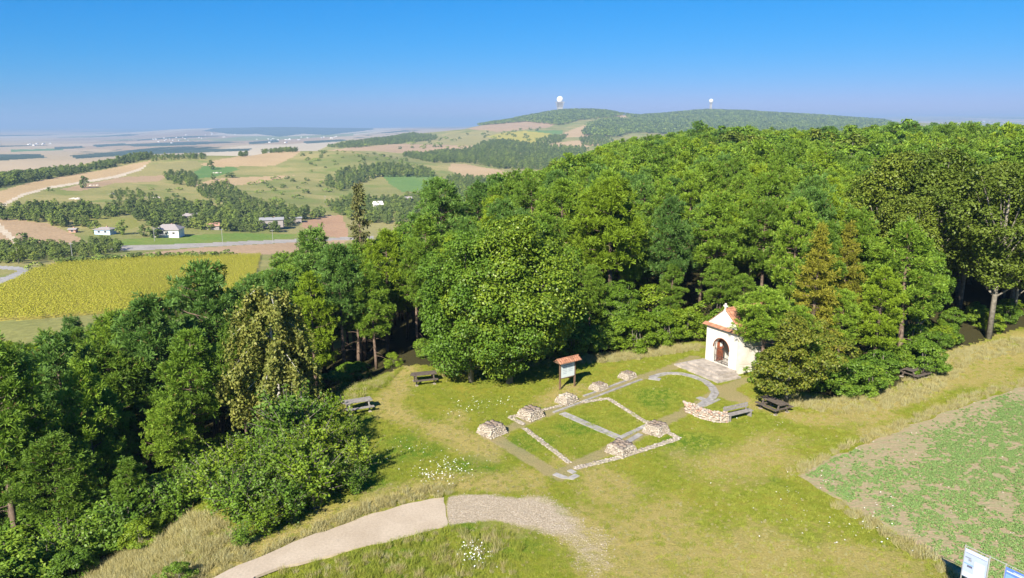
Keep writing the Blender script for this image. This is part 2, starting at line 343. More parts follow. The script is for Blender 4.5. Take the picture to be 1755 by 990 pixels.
# region of every face
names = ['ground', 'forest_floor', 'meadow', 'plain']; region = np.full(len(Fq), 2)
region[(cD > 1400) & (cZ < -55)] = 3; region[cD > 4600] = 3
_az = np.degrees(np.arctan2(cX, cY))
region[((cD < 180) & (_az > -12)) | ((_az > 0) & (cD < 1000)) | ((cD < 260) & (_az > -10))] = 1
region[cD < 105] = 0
for k, (m, poly, d0, d1) in enumerate(COVER):
    names.append(m); sel = inpoly(pX + jx * .8, pY + jy * .6, poly) & (cD > d0) & (cD < d1)
    sel &= ~np.isin(region, list(range(4, 4 + k))); region[sel] = 4 + k
# ---------------------------------------------------------------- land materials
def fieldmat(name, c1, c2, scale=.02, stripe=None, fine=.6, rough=.95, c3=None):
    m, nt, b = nmat(name); p = wpos(nt); L = nt.links
    n = noise(nt, p, scale, 5); col = ramp(nt, n, [(.32, c1), (.68, c2)]).outputs[0]
    nf = noise(nt, p, fine, 3, .7); col = mix(nt, .5, col, ramp(nt, nf, [(.3, (.55,) * 3), (.7, (1.35,) * 3)]).outputs[0], 'MULTIPLY')
    if stripe:                                        # drilled or mown lines
        mp = N(nt, 'Mapping'); mp.inputs['Rotation'].default_value = (0, 0, R(stripe[0])); L.new(p, mp.inputs[0])
        w = N(nt, 'TexWave'); w.inputs['Scale'].default_value = stripe[1]; w.inputs['Distortion'].default_value = 3; w.inputs['Detail Scale'].default_value = .4; L.new(mp.outputs[0], w.inputs[0])
        col = mix(nt, stripe[2], col, ramp(nt, w.outputs[1], [(.3, (.7,) * 3), (.7, (1.2,) * 3)]).outputs[0], 'MULTIPLY')
    if c3:
        col = mix(nt, ramp(nt, noise(nt, p, scale * 2.3, 5), [(.52, (0,) * 3), (.66, (1,) * 3)]).outputs[0], col, c3)
    L.new(col, b.inputs['Base Color']); b.inputs['Roughness'].default_value = rough; b.inputs['Specular IOR Level'].default_value = .1
    bump(nt, b, nf, .5, .3)
    return m
LAND = {
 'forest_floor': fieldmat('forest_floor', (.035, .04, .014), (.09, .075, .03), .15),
 'meadow': fieldmat('meadow', (.16, .185, .05), (.33, .28, .11), .012, c3=(.17, .20, .05)),
 'meadow2': fieldmat('meadow2', (.17, .2, .04), (.26, .24, .07), .03),
 'lane': fieldmat('lane', (.30, .29, .28), (.36, .35, .33), .1),
 'asphalt': fieldmat('asphalt', (.31, .285, .25), (.38, .35, .31), .1),
 'track': fieldmat('track', (.46, .38, .27), (.56, .48, .36), .1),
 'sunflower': fieldmat('sunflower_soil', (.32, .28, .05), (.42, .35, .08), .03, (20, .25, .3)),
 'stubble': fieldmat('stubble', (.37, .255, .15), (.43, .30, .18), .02, (80, .12, .35)),
 'stubble2': fieldmat('stubble2', (.33, .235, .14), (.42, .295, .17), .015, (60, .09, .4)),
 'stubble3': fieldmat('stubble3', (.40, .29, .15), (.46, .33, .18), .012, (35, .07, .35)),
 'olive': fieldmat('olive_grass', (.25, .23, .09), (.31, .27, .10), .02, (50, .07, .3)),
 'green': fieldmat('green_crop', (.10, .19, .05), (.15, .23, .06), .02, (15, .1, .3)),
 'verge': fieldmat('verge', (.12, .21, .035), (.2, .23, .05), .05),
 'redsoil': fieldmat('redsoil', (.36, .22, .13), (.42, .27, .16), .03, (70, .2, .35)),
 'yellow': fieldmat('yellow_crop', (.33, .30, .05), (.40, .34, .07), .02),
}
LAND['farwood'] = fieldmat('far_forest_canopy', (.03, .05, .018), (.06, .085, .03), .004)
def _plain():
    m, nt, b = nmat('plain_fields'); L = nt.links; p = wpos(nt)
    mp = N(nt, 'Mapping'); mp.inputs['Scale'].default_value = (.0013, .00045, 0); mp.inputs['Rotation'].default_value = (0, 0, .25); L.new(p, mp.inputs[0])
    v = N(nt, 'TexVoronoi'); v.distance = 'MANHATTAN'; v.inputs['Scale'].default_value = 1.0; L.new(mp.outputs[0], v.inputs['Vector'])
    s = N(nt, 'SeparateColor'); L.new(v.outputs['Color'], s.inputs[0])
    r = ramp(nt, s.outputs[0], [(0, (.42, .32, .19)), (.3, (.36, .26, .15)), (.42, (.48, .40, .27)), (.62, (.40, .31, .18)), (.75, (.22, .24, .10)), (.85, (.45, .35, .22)), (.94, (.14, .19, .06))]); r.color_ramp.interpolation = 'CONSTANT'
    mp2 = N(nt, 'Mapping'); mp2.inputs['Scale'].default_value = (.0014, .0005, 0); L.new(p, mp2.inputs[0]); n = noise(nt, mp2.outputs[0], 1.0, 6, .6); w = ramp(nt, n, [(.585, (0,) * 3), (.6, (1,) * 3)])
    col = mix(nt, w.outputs[0], r.outputs[0], (.035, .055, .018))
    L.new(col, b.inputs['Base Color']); b.inputs['Roughness'].default_value = 1; b.inputs['Specular IOR Level'].default_value = 0
    return m
LAND['plain'] = _plain()

# ---------------------------------------------------------------- the clearing: outlines (photo pixels on level ground)
fl2 = lambda pts: [flat(*p)[:2] for p in pts]
EDGE = [(-260, 1120), (0, 965), (50, 905), (170, 852), (318, 816), (340, 785), (420, 700), (500, 668), (600, 634), (690, 614), (745, 628), (800, 640), (930, 622), (1010, 606), (1090, 604), (1150, 590),
        (1200, 584), (1290, 600), (1290, 640), (1300, 668), (1390, 672), (1440, 684), (1540, 662), (1585, 642), (1622, 600), (1755, 563), (2100, 532), (2600, 550)]
EDGE_W = fl2(EDGE)
CLEAR = EDGE_W + [(60, 5), (60, -40), (-60, -40), (-60, 10)]          # level, open ground
ROAD_UP = [(200, 1080), (300, 1025), (365, 991), (430, 960), (500, 930), (560, 908), (640, 880), (700, 862), (735, 855), (762, 852)]
ROAD_LO = [(766, 902), (735, 908), (700, 919), (640, 934), (590, 946), (540, 957), (485, 970), (440, 988), (410, 1010), (330, 1060), (270, 1110)]
ROAD = fl2(ROAD_UP + ROAD_LO)
GRAVEL = fl2([(760, 852), (800, 848), (850, 846), (920, 850), (975, 866), (1020, 886), (1060, 920), (1085, 960), (1090, 1010), (1010, 1010), (985, 970), (950, 940), (905, 912), (850, 896), (766, 902)])
CROP = fl2([(1368, 815), (1420, 784), (1500, 754), (1600, 714), (1700, 680), (1760, 660), (2200, 560), (2500, 700), (2300, 1100), (1720, 1040), (1645, 990), (1612, 960), (1540, 915), (1450, 866)])
PATH_L = [fl2(q) for q in (
    [(845, 748), (960, 818)], [(838, 748), (870, 735), (960, 700), (1075, 655), (1150, 630), (1175, 618), (1190, 612)],
    [(965, 808), (1065, 762), (1140, 722), (1195, 695), (1235, 668), (1280, 650)], [(1235, 668), (1260, 680)])]
DRYLINE = [fl2(q) for q in ([(1290, 690), (1380, 720), (1480, 715), (1600, 660), (1700, 620), (1800, 590)], [(560, 900), (640, 862), (700, 845), (760, 832), (850, 830)],
    [(690, 615), (680, 660), (655, 690), (700, 720), (780, 745), (840, 775)], [(940, 690), (985, 668)], [(300, 1000), (420, 935), (560, 890)])]
DRYBLOB = [(120, 930, 5), (50, 985, 5), (230, 890, 4), (1700, 602, 5), (1790, 590, 6), (1620, 630, 4), (1080, 960, 5), (1000, 900, 4), (900, 880, 3.5), (1120, 900, 6), (1200, 940, 6), (1320, 960, 5), (1050, 840, 4), (1230, 800, 4), (1330, 770, 3), (1480, 960, 4), (1500, 740, 3.5), (1450, 700, 3), (1650, 640, 6), (960, 790, 1.5), (230, 920, 4), (330, 890, 3), (150, 960, 4), (780, 720, 2), (900, 830, 3), (760, 600, 3)]
LUSH = [(700, 770, 4), (830, 800, 3), (640, 830, 3), (860, 930, 4), (700, 960, 4), (900, 760, 3), (1130, 680, 4), (1000, 730, 2.5), (1330, 822, .8), (600, 720, 3), (1180, 760, 3)]

gi = region == 0
def split(sel, name, mat, kind='structure', attrs=None):
    f = Fq[sel]; u, inv = np.unique(f, return_inverse=True); v = VV[u]
    me = np_mesh(name, v, inv.reshape(f.shape), [mat], smooth=True)
    if attrs:
        for k, fn in attrs.items():
            a = me.attributes.new(k, 'FLOAT', 'POINT'); a.data.foreach_set('value', fn(v[:, 0], v[:, 1]).astype(np.float32))
    return tag(obj(name, me), kind=kind)
wob = lambda X, Y, s=1.0: (fbm(X / s, Y / s, 3) - .44)
def a_gravel(X, Y):
    ins = inpoly(X, Y, GRAVEL); dE = polydist(X, Y, GRAVEL + GRAVEL[:1]) * np.where(ins, 1, -1); ex = flat(768, 876)
    far = sstep(1, 11, np.hypot(X - ex[0], Y - ex[1])); soft_ = .3 + 2.4 * far
    return sstep(-soft_ * .6, soft_, dE + wob(X, Y, 1.2) * (.8 + 2 * far)) * (1 - .62 * far) * sstep(ex[0] - .3, ex[0] + .1, X)
def a_path(X, Y):
    d = np.full(X.shape, 9.)
    for k, q in enumerate(PATH_L): d = np.minimum(d, polydist(X, Y, q) + (0 if k < 3 else -.5))
    return 1 - sstep(.3, .75, d + wob(X, Y, .8) * .35)
def a_dry(X, Y):
    r = np.zeros(X.shape)
    for q in DRYLINE: r = np.maximum(r, (1 - sstep(.3, 2.2, polydist(X, Y, q) + wob(X, Y, 2) * 2)) * .8)
    for px, py, s in DRYBLOB:
        x, y, _ = flat(px, py); r = np.maximum(r, (1 - sstep(.2, 1, np.hypot(X - x, Y - y) / s / 1.2 + wob(X, Y, 2.5) * 1.1)) * .75)
    return r
def a_lush(X, Y):
    r = np.zeros(X.shape)
    for px, py, s in LUSH:
        x, y, _ = flat(px, py); r = np.maximum(r, (1 - sstep(.1, 1, np.hypot(X - x, Y - y) / s + wob(X, Y, 1.7) * 1.2)))
    return r
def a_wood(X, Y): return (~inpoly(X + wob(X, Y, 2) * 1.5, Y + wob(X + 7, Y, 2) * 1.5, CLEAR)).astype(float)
def _groundmat():
    m, nt, b = nmat('meadow_grass'); L = nt.links; p = wpos(nt)
    at = lambda k: N(nt, 'Attribute', attribute_name=k).outputs['Fac']
    n1 = noise(nt, p, .35, 5); n2 = noise(nt, p, 2.2, 5, .65); n3 = noise(nt, p, 11, 4, .75)
    col = ramp(nt, n1, [(.3, (.15, .205, .016)), (.5, (.215, .245, .023)), (.7, (.285, .265, .04))]).outputs[0]
    col = mix(nt, ramp(nt, n2, [(.45, (0,) * 3), (.7, (.7,) * 3)]).outputs[0], col, (.27, .24, .05))
    soft = lambda a, lo, hi: ramp(nt, math_(nt, 'ADD', a, math_(nt, 'MULTIPLY', math_(nt, 'SUBTRACT', n2, .5), .7)), [(lo, (0,) * 3), (hi, (1,) * 3)]).outputs[0]
    col = mix(nt, math_(nt, 'MULTIPLY', soft(at('lush'), .3, .9), .7), col, (.085, .18, .014))
    col = mix(nt, math_(nt, 'MULTIPLY', soft(at('dry'), .2, .9), .85), col, (.42, .33, .125))
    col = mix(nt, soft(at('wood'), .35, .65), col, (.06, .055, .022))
    col = mix(nt, math_(nt, 'MULTIPLY', soft(at('path'), .3, .75), .62), col, (.36, .285, .175))
    st = N(nt, 'TexVoronoi'); st.inputs['Scale'].default_value = 15; L.new(p, st.inputs['Vector'])
    gcol = ramp(nt, st.outputs['Color'], [(.1, (.39, .32, .22)), (.6, (.46, .38, .275)), (.95, (.53, .45, .335))]).outputs[0]
    col = mix(nt, soft(at('gravel'), .25, .7), col, gcol)
    col = mix(nt, .75, col, ramp(nt, n3, [(.26, (.4,) * 3), (.5, (1.0,) * 3), (.76, (1.55,) * 3)]).outputs[0], 'MULTIPLY')
    L.new(col, b.inputs['Base Color']); b.inputs['Roughness'].default_value = .95; b.inputs['Specular IOR Level'].default_value = .08
    bump(nt, b, math_(nt, 'ADD', n3, n2), .9, .12)
    return m
GM = _groundmat()
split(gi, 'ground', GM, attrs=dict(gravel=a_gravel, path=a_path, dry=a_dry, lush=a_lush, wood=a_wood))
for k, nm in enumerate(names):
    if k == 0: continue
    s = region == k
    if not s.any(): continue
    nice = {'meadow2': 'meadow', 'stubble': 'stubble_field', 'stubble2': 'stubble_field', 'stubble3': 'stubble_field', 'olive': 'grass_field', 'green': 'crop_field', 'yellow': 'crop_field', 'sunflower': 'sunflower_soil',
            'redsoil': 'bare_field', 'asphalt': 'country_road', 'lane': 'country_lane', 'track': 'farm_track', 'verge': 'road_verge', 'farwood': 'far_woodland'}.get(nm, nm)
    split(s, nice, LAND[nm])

# ---------------------------------------------------------------- road, ploughed field edge
def sheet(name, poly, mat, z, wobble=0, step=.5):
    """a flat sheet with a slightly ragged edge"""
    P = []
    n = len(poly)
    for i in range(n):
        a, b = poly[i], poly[(i + 1) % n]; L = math.dist(a, b); k = max(1, int(L / step))
        for j in range(k):
            t = j / k; x, y = a[0] + (b[0] - a[0]) * t, a[1] + (b[1] - a[1]) * t
            P.append((x + (float(vnoise(x * 1.3, y * 1.3)) - .5) * wobble, y + (float(vnoise(x * 1.3 + 40, y * 1.3)) - .5) * wobble))
    bm = bmesh.new(); vs_ = [bm.verts.new((x, y, z)) for x, y in P]; f = bm.faces.new(vs_)
    bmesh.ops.recalc_face_normals(bm, faces=[f])
    if f.normal.z < 0: bmesh.ops.reverse_faces(bm, faces=[f])
    ex = bmesh.ops.extrude_face_region(bm, geom=[f]); bmesh.ops.translate(bm, verts=[v for v in ex['geom'] if isinstance(v, bmesh.types.BMVert)], vec=(0, 0, -.12 - z))
    # extruded cap went down; keep both, top stays
    bmesh.ops.triangulate(bm, faces=bm.faces[:]); bmesh.ops.recalc_face_normals(bm, faces=bm.faces[:])
    me = bpy.data.meshes.new(name); bm.to_mesh(me); bm.free(); me.materials.append(mat); return tag(obj(name, me), kind='structure')
def _roadmat():
    m, nt, b = nmat('worn_concrete'); L = nt.links; p = wpos(nt)
    n1 = noise(nt, p, .5, 5); n2 = noise(nt, p, 9, 5, .7); n3 = noise(nt, p, 2.5, 4)
    col = ramp(nt, n1, [(.3, (.38, .31, .225)), (.7, (.46, .385, .29))]).outputs[0]
    col = mix(nt, .6, col, ramp(nt, n2, [(.3, (.75,) * 3), (.7, (1.2,) * 3)]).outputs[0], 'MULTIPLY')
    col = mix(nt, ramp(nt, n3, [(.62, (0,) * 3), (.72, (.8,) * 3)]).outputs[0], col, (.36, .31, .24))
    L.new(col, b.inputs['Base Color']); b.inputs['Roughness'].default_value = .9; b.inputs['Specular IOR Level'].default_value = .2; bump(nt, b, n2, .3, .02)
    return m
sheet('road', ROAD, _roadmat(), .02, .25)
def _cropmat():
    m, nt, b = nmat('field_soil'); L = nt.links; p = wpos(nt)
    mp = N(nt, 'Mapping'); mp.inputs['Rotation'].default_value = (0, 0, R(-52)); mp.inputs['Scale'].default_value = (.45, 2.6, 1); L.new(p, mp.inputs[0])
    n1 = noise(nt, mp.outputs[0], 1.0, 5, .6); n2 = noise(nt, p, 6, 5, .7); n3 = noise(nt, p, .25, 3)
    col = ramp(nt, n2, [(.3, (.27, .195, .12)), (.55, (.37, .275, .175)), (.75, (.48, .375, .26))]).outputs[0]
    col = mix(nt, ramp(nt, n1, [(.35, (.0,) * 3), (.75, (.5,) * 3)]).outputs[0], col, (.39, .29, .185))
    col = mix(nt, ramp(nt, noise(nt, mp.outputs[0], 2.2, 6, .75), [(.42, (0,) * 3), (.62, (.62,) * 3)]).outputs[0], col, (.17, .26, .09))      # seedlings
    L.new(col, b.inputs['Base Color']); b.inputs['Roughness'].default_value = .95; b.inputs['Specular IOR Level'].default_value = .1; bump(nt, b, n2, .8, .08)
    return m
sheet('crop_field', CROP, _cropmat(), .03, .5)

# ---------------------------------------------------------------- haze: the air of the wide country
hz = MB(); hz.box((0, 0, -35), (128000, 128000, 400)).build('haze', None)
ho = bpy.data.objects['haze']; tag(ho, 'thin blue summer haze over the whole countryside', 'haze', kind='stuff')
hm = bpy.data.materials.new('haze'); hm.use_nodes = True; hn = hm.node_tree; hn.nodes.remove(hn.nodes['Principled BSDF'])
pv = hn.nodes.new('ShaderNodeVolumePrincipled'); pv.inputs['Color'].default_value = (.36, .55, .80, 1); pv.inputs['Density'].default_value = 1.4e-4
hn.links.new(pv.outputs[0], hn.nodes['Material Output'].inputs['Volume']); ho.data.materials.append(hm); hm.cycles.homogeneous_volume = True
# ================================================================== TREES
BARK_PINE = plain('pine_bark', (.16, .115, .085), .45, 3, .9, .6)
BARK_GREY = plain('grey_bark', (.20, .18, .145), .4, 4, .9, .5)
BARK_BIRCH = plain('birch_bark', (.62, .60, .55), .2, 5, .8, .3, dark=(.25, .23, .2))
DEADWOOD = plain('dead_wood', (.42, .37, .31), .25, 5, .9, .3)
LEAF = {
 'pine': leafmat('pine_needles', (0.040, 0.098, 0.013), (0.097, 0.194, 0.018), (0.266, 0.388, 0.034), .24, .55, .25, .5, .02),
 'pine_dark': leafmat('dark_pine_needles', (0.033, 0.085, 0.022), (0.071, 0.160, 0.029), (0.174, 0.297, 0.049), .24, .55, .25, .5, .02),
 'pine_yellow': leafmat('yellow_green_needles', (0.075, 0.138, 0.009), (0.152, 0.242, 0.013), (0.253, 0.343, 0.021), .15, .6, .2),
 'larch': leafmat('larch_needles', (0.102, 0.129, 0.015), (0.204, 0.213, 0.022), (0.324, 0.297, 0.035), .2, .6, .15),
 'spruce': leafmat('spruce_needles', (0.053, 0.081, 0.026), (0.100, 0.120, 0.037), (0.167, 0.167, 0.059), .1, .6, .15),
 'lime': leafmat('lime_leaves', (0.045, 0.104, 0.008), (0.099, 0.187, 0.013), (0.237, 0.320, 0.025), .28, .45, .4, .25),
 'broad': leafmat('broad_leaves', (0.044, 0.113, 0.012), (0.094, 0.199, 0.017), (0.229, 0.343, 0.030), .28, .5, .3),
 'ash': leafmat('olive_leaves', (0.055, 0.101, 0.014), (0.110, 0.170, 0.020), (0.220, 0.260, 0.032), .25, .5, .25),
 'maple': leafmat('maple_leaves', (0.055, 0.098, 0.011), (0.109, 0.159, 0.015), (0.230, 0.230, 0.026), .28, .5, .3, .2),
 'birch': leafmat('birch_leaves', (0.103, 0.149, 0.029), (0.196, 0.230, 0.046), (0.333, 0.322, 0.081), .3, .5, .25, .2),
 'shrub': leafmat('shrub_leaves', (0.042, 0.109, 0.013), (0.094, 0.197, 0.018), (0.231, 0.336, 0.032), .28, .5, .3),
 'hazel': leafmat('bright_shrub_leaves', (0.061, 0.138, 0.008), (0.125, 0.224, 0.014), (0.264, 0.343, 0.024), .3, .5, .3),
 'far': leafmat('far_leaves', (0.053, 0.093, 0.032), (0.099, 0.153, 0.042), (0.204, 0.246, 0.063), .1, .8, .1),
 'fargreen': leafmat('far_bright_leaves', (0.081, 0.145, 0.033), (0.152, 0.235, 0.045), (0.283, 0.329, 0.068), .1, .8, .1),
 'sunflower': leafmat('sunflower_leaves', (0.330, 0.316, 0.030), (0.450, 0.439, 0.050), (0.450, 0.450, 0.080), .4, .8, .1, .3),
 'reed': leafmat('dry_grass', (0.303, 0.248, 0.068), (0.427, 0.358, 0.138), (0.427, 0.427, 0.248), .25, .8, .1, .4),
 'grass': leafmat('green_grass', (0.141, 0.217, 0.023), (0.233, 0.292, 0.037), (0.367, 0.367, 0.075), .25, .8, .1, .4),
 'crop': leafmat('crop_leaves', (0.114, 0.244, 0.073), (0.191, 0.352, 0.099), (0.331, 0.420, 0.148), .25, .6, .2, .3),
}
def unit(a): return a / np.maximum(np.linalg.norm(a, axis=-1, keepdims=True), 1e-9)
def tufts(g, P, A, Rr, K, w=.075, spread=.95):
    """needle sprays: K wedges round each shoot tip P along its axis A"""
    n = len(P); d = unit(A[:, None, :] * .75 + g.normal(size=(n, K, 3)) * spread * .6)
    s = unit(np.cross(d, g.normal(size=(n, K, 3)))); L = (Rr[:, None] * g.uniform(.65, 1.1, (n, K)))[..., None]
    base = P[:, None, :] - d * L * .12; tip = P[:, None, :] + d * L
    V = np.stack([base, tip + s * L * w, tip - s * L * w], 2).reshape(-1, 3)
    return V, np.arange(len(V)).reshape(-1, 3)
def leaves(g, P, Nrm, size, bend=.25):
    """pointed two-triangle leaves at P facing Nrm"""
    n = len(P); t = unit(np.cross(Nrm, g.normal(size=(n, 3)))); b = np.cross(Nrm, t); s = (size * g.uniform(.7, 1.3, n))[:, None]
    V = np.stack([P - t * s * .5, P + b * s * .34 + Nrm * s * bend * .3, P + t * s * .55 - Nrm * s * bend, P - b * s * .34 + Nrm * s * bend * .3], 1).reshape(-1, 3)
    return V, np.arange(len(V)).reshape(-1, 4)
def grow_pine(seed, h, r, ntuft, K=18, base=.3, flat_=.5, tr=.42, leaf='pine', trunk_r=None, dead=0, w=.075):
    g = np.random.default_rng(seed); tb = MB(); trunk_r = trunk_r or h * .014 + .04
    lean = g.normal(size=2) * h * .02; tp = lambda t: np.array([lean[0] * t * t + math.sin(t * 5 + seed) * .1, lean[1] * t * t + math.cos(t * 4 + seed) * .1, h * t])
    ts = np.linspace(0, .97, 8); tb.tube([tp(t) for t in ts], [trunk_r * (1 - .85 * t) + .015 for t in ts], 7)
    P, A = [], []
    nb = max(10, int(ntuft / 17)); per = ntuft / nb
    for i in range(nb):
        t = base + (1 - base) * (i + g.random()) / nb; q = (t - base) / (1 - base)
        prof = (.55 + .45 * min(1, q * 3.2)) * (1 - q ** 2.2) ** .8 + .06
        L = r * prof * g.uniform(.72, 1.15); an = i * 2.4 + g.normal() * .4
        up = (.75 * q - .05) * L + g.normal() * .12 * L; o = tp(t); dirv = np.array([math.cos(an), math.sin(an), 0])
        end = o + dirv * L + np.array([0, 0, up * flat_ + .1 * L]); mid = (o + end) / 2 - np.array([0, 0, .06 * L])
        tb.tube([o, mid, end], [trunk_r * .28 * (1 - .6 * t), trunk_r * .17, .012], 4, False)
        k = max(4, int(per * (.35 + prof))); side = np.array([-dirv[1], dirv[0], 0])
        ncl = max(1, int(round(1.2 + 2.6 * L / r))); cu = np.append(1.0, g.uniform(.4, .95, ncl)); cf = np.append(0, (g.random(ncl) - .5) * 1.25 * L * np.clip(cu[1:] * 1.2 - .2, .1, 1))
        cen = o + (end - o) * cu[:, None] + side * cf[:, None] + np.array([0, 0, 1]) * (g.normal(size=ncl + 1) * .06 * L - .1 * np.abs(cf))[:, None]
        ci = g.integers(0, ncl + 1, k); off = g.normal(size=(k, 3)) * [.27, .27, .16] * (.6 + .4 * r / 2.8); off[:, 2] = np.abs(off[:, 2])
        P.append(cen[ci] + off); A.append(unit(off * 2.2 + dirv * .45 + np.array([0, 0, .55]) + g.normal(size=(k, 3)) * .2))
    P.append(tp(.99)[None] + g.normal(size=(5, 3)) * [.2, .2, .3]); A.append(np.tile([[0, 0, 1.]], (5, 1)))
    P = np.concatenate(P); A = np.concatenate(A)
    V, F = tufts(g, P, A, tr * g.uniform(.75, 1.25, len(P)), K, w)
    for _ in range(dead):
        t = g.uniform(.12, base + .1); o = tp(t); an = g.random() * 6.28; L = r * g.uniform(.35, .7); e = o + np.array([math.cos(an) * L, math.sin(an) * L, -.1 * L])
        tb.tube([o, (o + e) / 2 + [0, 0, .1], e], [.035, .025, .008], 4, False)
    return tb, V, F, leaf, BARK_PINE
def grow_broad(seed, h, r, nclump, nleaf, size, base=.25, leaf='broad', cr=None, bark=None, squash=1.0, limbs=14, trunk_r=None, top=1.0, stems=1, lump=.35):
    """broadleaved tree: limbs run to leaf clumps that fill an uneven crown"""
    g = np.random.default_rng(seed); tb = MB(); trunk_r = trunk_r or h * .016 + .05
    zc = h * (base + (1 - base) * .48); rz = h * (1 - base) * .5; cr = cr or r * .27
    # uneven outline: a few big lobes
    lob = unit(g.normal(size=(9, 3))); la = g.uniform(-lump, lump, 9)
    dirs = unit(g.normal(size=(nclump, 3)) + [0, 0, .12]); rad = np.cbrt(g.uniform(.16, 1, nclump))
    k = 1 + (np.clip((dirs @ lob.T), 0, 1) ** 3 * la).sum(1)
    # narrower towards the top
    C = np.stack([dirs[:, 0] * r * rad * k, dirs[:, 1] * r * rad * k, zc + dirs[:, 2] * rz * rad * (.85 + .15 * k)], 1)
    tpz = np.clip((C[:, 2] - zc) / rz, 0, 1); C[:, :2] *= (1 - .38 * top * tpz ** 1.5)[:, None]
    cen = np.array([0, 0, zc * .9]); out = unit(C - cen)
    n = nclump * nleaf; ci = np.repeat(np.arange(nclump), nleaf); cs = cr * g.uniform(.7, 1.25, nclump)
    dl = unit(g.normal(size=(n, 3)) + out[ci] * .75 + [0, 0, .45]); rl = np.cbrt(g.uniform(.25, 1, n))
    Pl = C[ci] + dl * (cs[ci] * rl)[:, None] * [1.1, 1.1, .72]
    Nl = unit(dl * .7 + [0, 0, .55] + g.normal(size=(n, 3)) * .45)
    V, F = leaves(g, Pl, Nl, size)
    for s in range(stems):
        o = np.array([0, 0, 0.]) if stems == 1 else np.append(g.normal(size=2) * r * .22, 0)
        ht = h * (base + .45 * (1 - base)); sw = g.normal(size=2) * .12
        tb.tube([o, o + [sw[0], sw[1], ht * .5], o + [sw[0] * .4, sw[1], ht], o + [sw[0], sw[1] * 2, h * .88]], [trunk_r * 1.15, trunk_r * .85, trunk_r * .6, .02], 8)
    for c in C[np.argsort(-rad)[:limbs * 3:3]]:
        o = np.array([0, 0, max(h * base * .75, c[2] * .55)]); m = (o + c) / 2 + [0, 0, -.1 * r * .5]
        tb.tube([o, m, c], [trunk_r * .42, trunk_r * .24, .015], 5, False)
    return tb, V, F, leaf, bark or BARK_GREY
def grow_cone(seed, h, r, nbr, leaf, tr, K, droop=.25, sparse=1.0, base=.12, per=9, w=.2):
    """larch or spruce: whorled branches in a narrow cone"""
    g = np.random.default_rng(seed); tb = MB(); tr0 = h * .012 + .04
    tb.tube([(0, 0, 0), (.05, 0, h * .5), (0, .04, h * .99)], [tr0, tr0 * .6, .015], 7); P, A = [], []
    for i in range(nbr):
        t = base + (1 - base) * (i + g.random()) / nbr; q = (t - base) / (1 - base); L = r * (1 - q) ** .8 * g.uniform(.6, 1.15) + .12; an = g.random() * 6.283
        d = np.array([math.cos(an), math.sin(an), 0]); o = np.array([0, 0, h * t]); e = o + d * L + [0, 0, (-droop + .5 * q) * L]
        if L > .5: tb.tube([o, (o + e) / 2, e], [.03, .02, .006], 3, False)
        k = max(3, int(per * L / r * sparse)); u = g.uniform(.15, 1.02, k); side = np.array([-d[1], d[0], 0])
        P.append(o + (e - o) * u[:, None] + side * (g.normal(size=k) * .16 * L)[:, None] + [0, 0, -.03]); A.append(unit(d * .6 + g.normal(size=(k, 3)) * .4 + [0, 0, .3 - droop * 1.5]))
    P = np.concatenate(P); A = np.concatenate(A); V, F = tufts(g, P, A, tr * g.uniform(.7, 1.2, len(P)), K, w)
    return tb, V, F, leaf, BARK_PINE
def grow_birch(seed, h, r):
    g = np.random.default_rng(seed); tb = MB(); P, Nn = [], []
    tb.tube([(0, 0, 0), (.1, .05, h * .35), (-.15, 0, h * .7), (-.2, .1, h * .98)], [.19, .15, .09, .015], 8)
    for i in range(26):
        t = .2 + .75 * (i + g.random()) / 26; an = i * 2.4 + g.normal() * .3; L = r * (.6 + .4 * math.sin(min(1, t * 1.5) * 2.4)) * (1.1 - t * .55) * g.uniform(.7, 1.1)
        d = np.array([math.cos(an), math.sin(an), 0]); o = np.array([0, 0, h * t]); m = o + d * L * .5 + [0, 0, .38 * L]; e = o + d * L + [0, 0, .02 * L]
        tb.tube([o, m, e], [.05 * (1.2 - t), .026, .006], 5, False)
        for j in range(30):                               # hanging twigs
            u = g.uniform(.25, 1.05); q = o + (m - o) * min(1, u * 2) if u < .5 else m + (e - m) * (u - .5) * 2
            q = q + g.normal(size=3) * .22; ln = g.uniform(.8, 2.4) * (1.15 - .4 * t); k = int(17 * ln) + 6
            s = g.random(k)[:, None]; drift = g.normal(size=3) * [.18, .18, 0]
            P.append(q + np.array([0, 0, -1.]) * s * ln + drift * s + g.normal(size=(k, 3)) * .09)
            Nn.append(unit(g.normal(size=(k, 3)) + d * .8 + [0, 0, .3]))
    V, F = leaves(g, np.concatenate(P), np.concatenate(Nn), .23); return tb, V, F, 'birch', BARK_BIRCH

def grow_sprig(seed, h, r, n, leaf, size):
    """loose shrub: arching shoots with leaves along them"""
    g = np.random.default_rng(seed); tb = MB(); P, Nn = [], []
    for i in range(n):
        a = g.random() * 6.283; d = np.array([math.cos(a), math.sin(a), 0]); hh = h * g.uniform(.45, 1.05); out = r * g.uniform(.15, 1.0); o = d * r * .15 * g.random()
        m = o + d * out * .35 + [0, 0, hh * .65]; e = o + d * out + [0, 0, hh * g.uniform(.8, 1.0)]
        tb.tube([o, m, e], [.03, .02, .006], 4, False); k = int(42 * hh / h) + 14; s = g.uniform(.12, 1.0, k)[:, None]
        q = np.where(s < .5, o + (m - o) * s * 2, m + (e - m) * (s - .5) * 2); P.append(q + g.normal(size=(k, 3)) * .17 * (1.15 - .7 * s)); Nn.append(unit(g.normal(size=(k, 3)) * .7 + d * .5 + [0, 0, .8]))
    V, F = leaves(g, np.concatenate(P), np.concatenate(Nn), size); return tb, V, F, leaf, BARK_GREY
MESH = {}
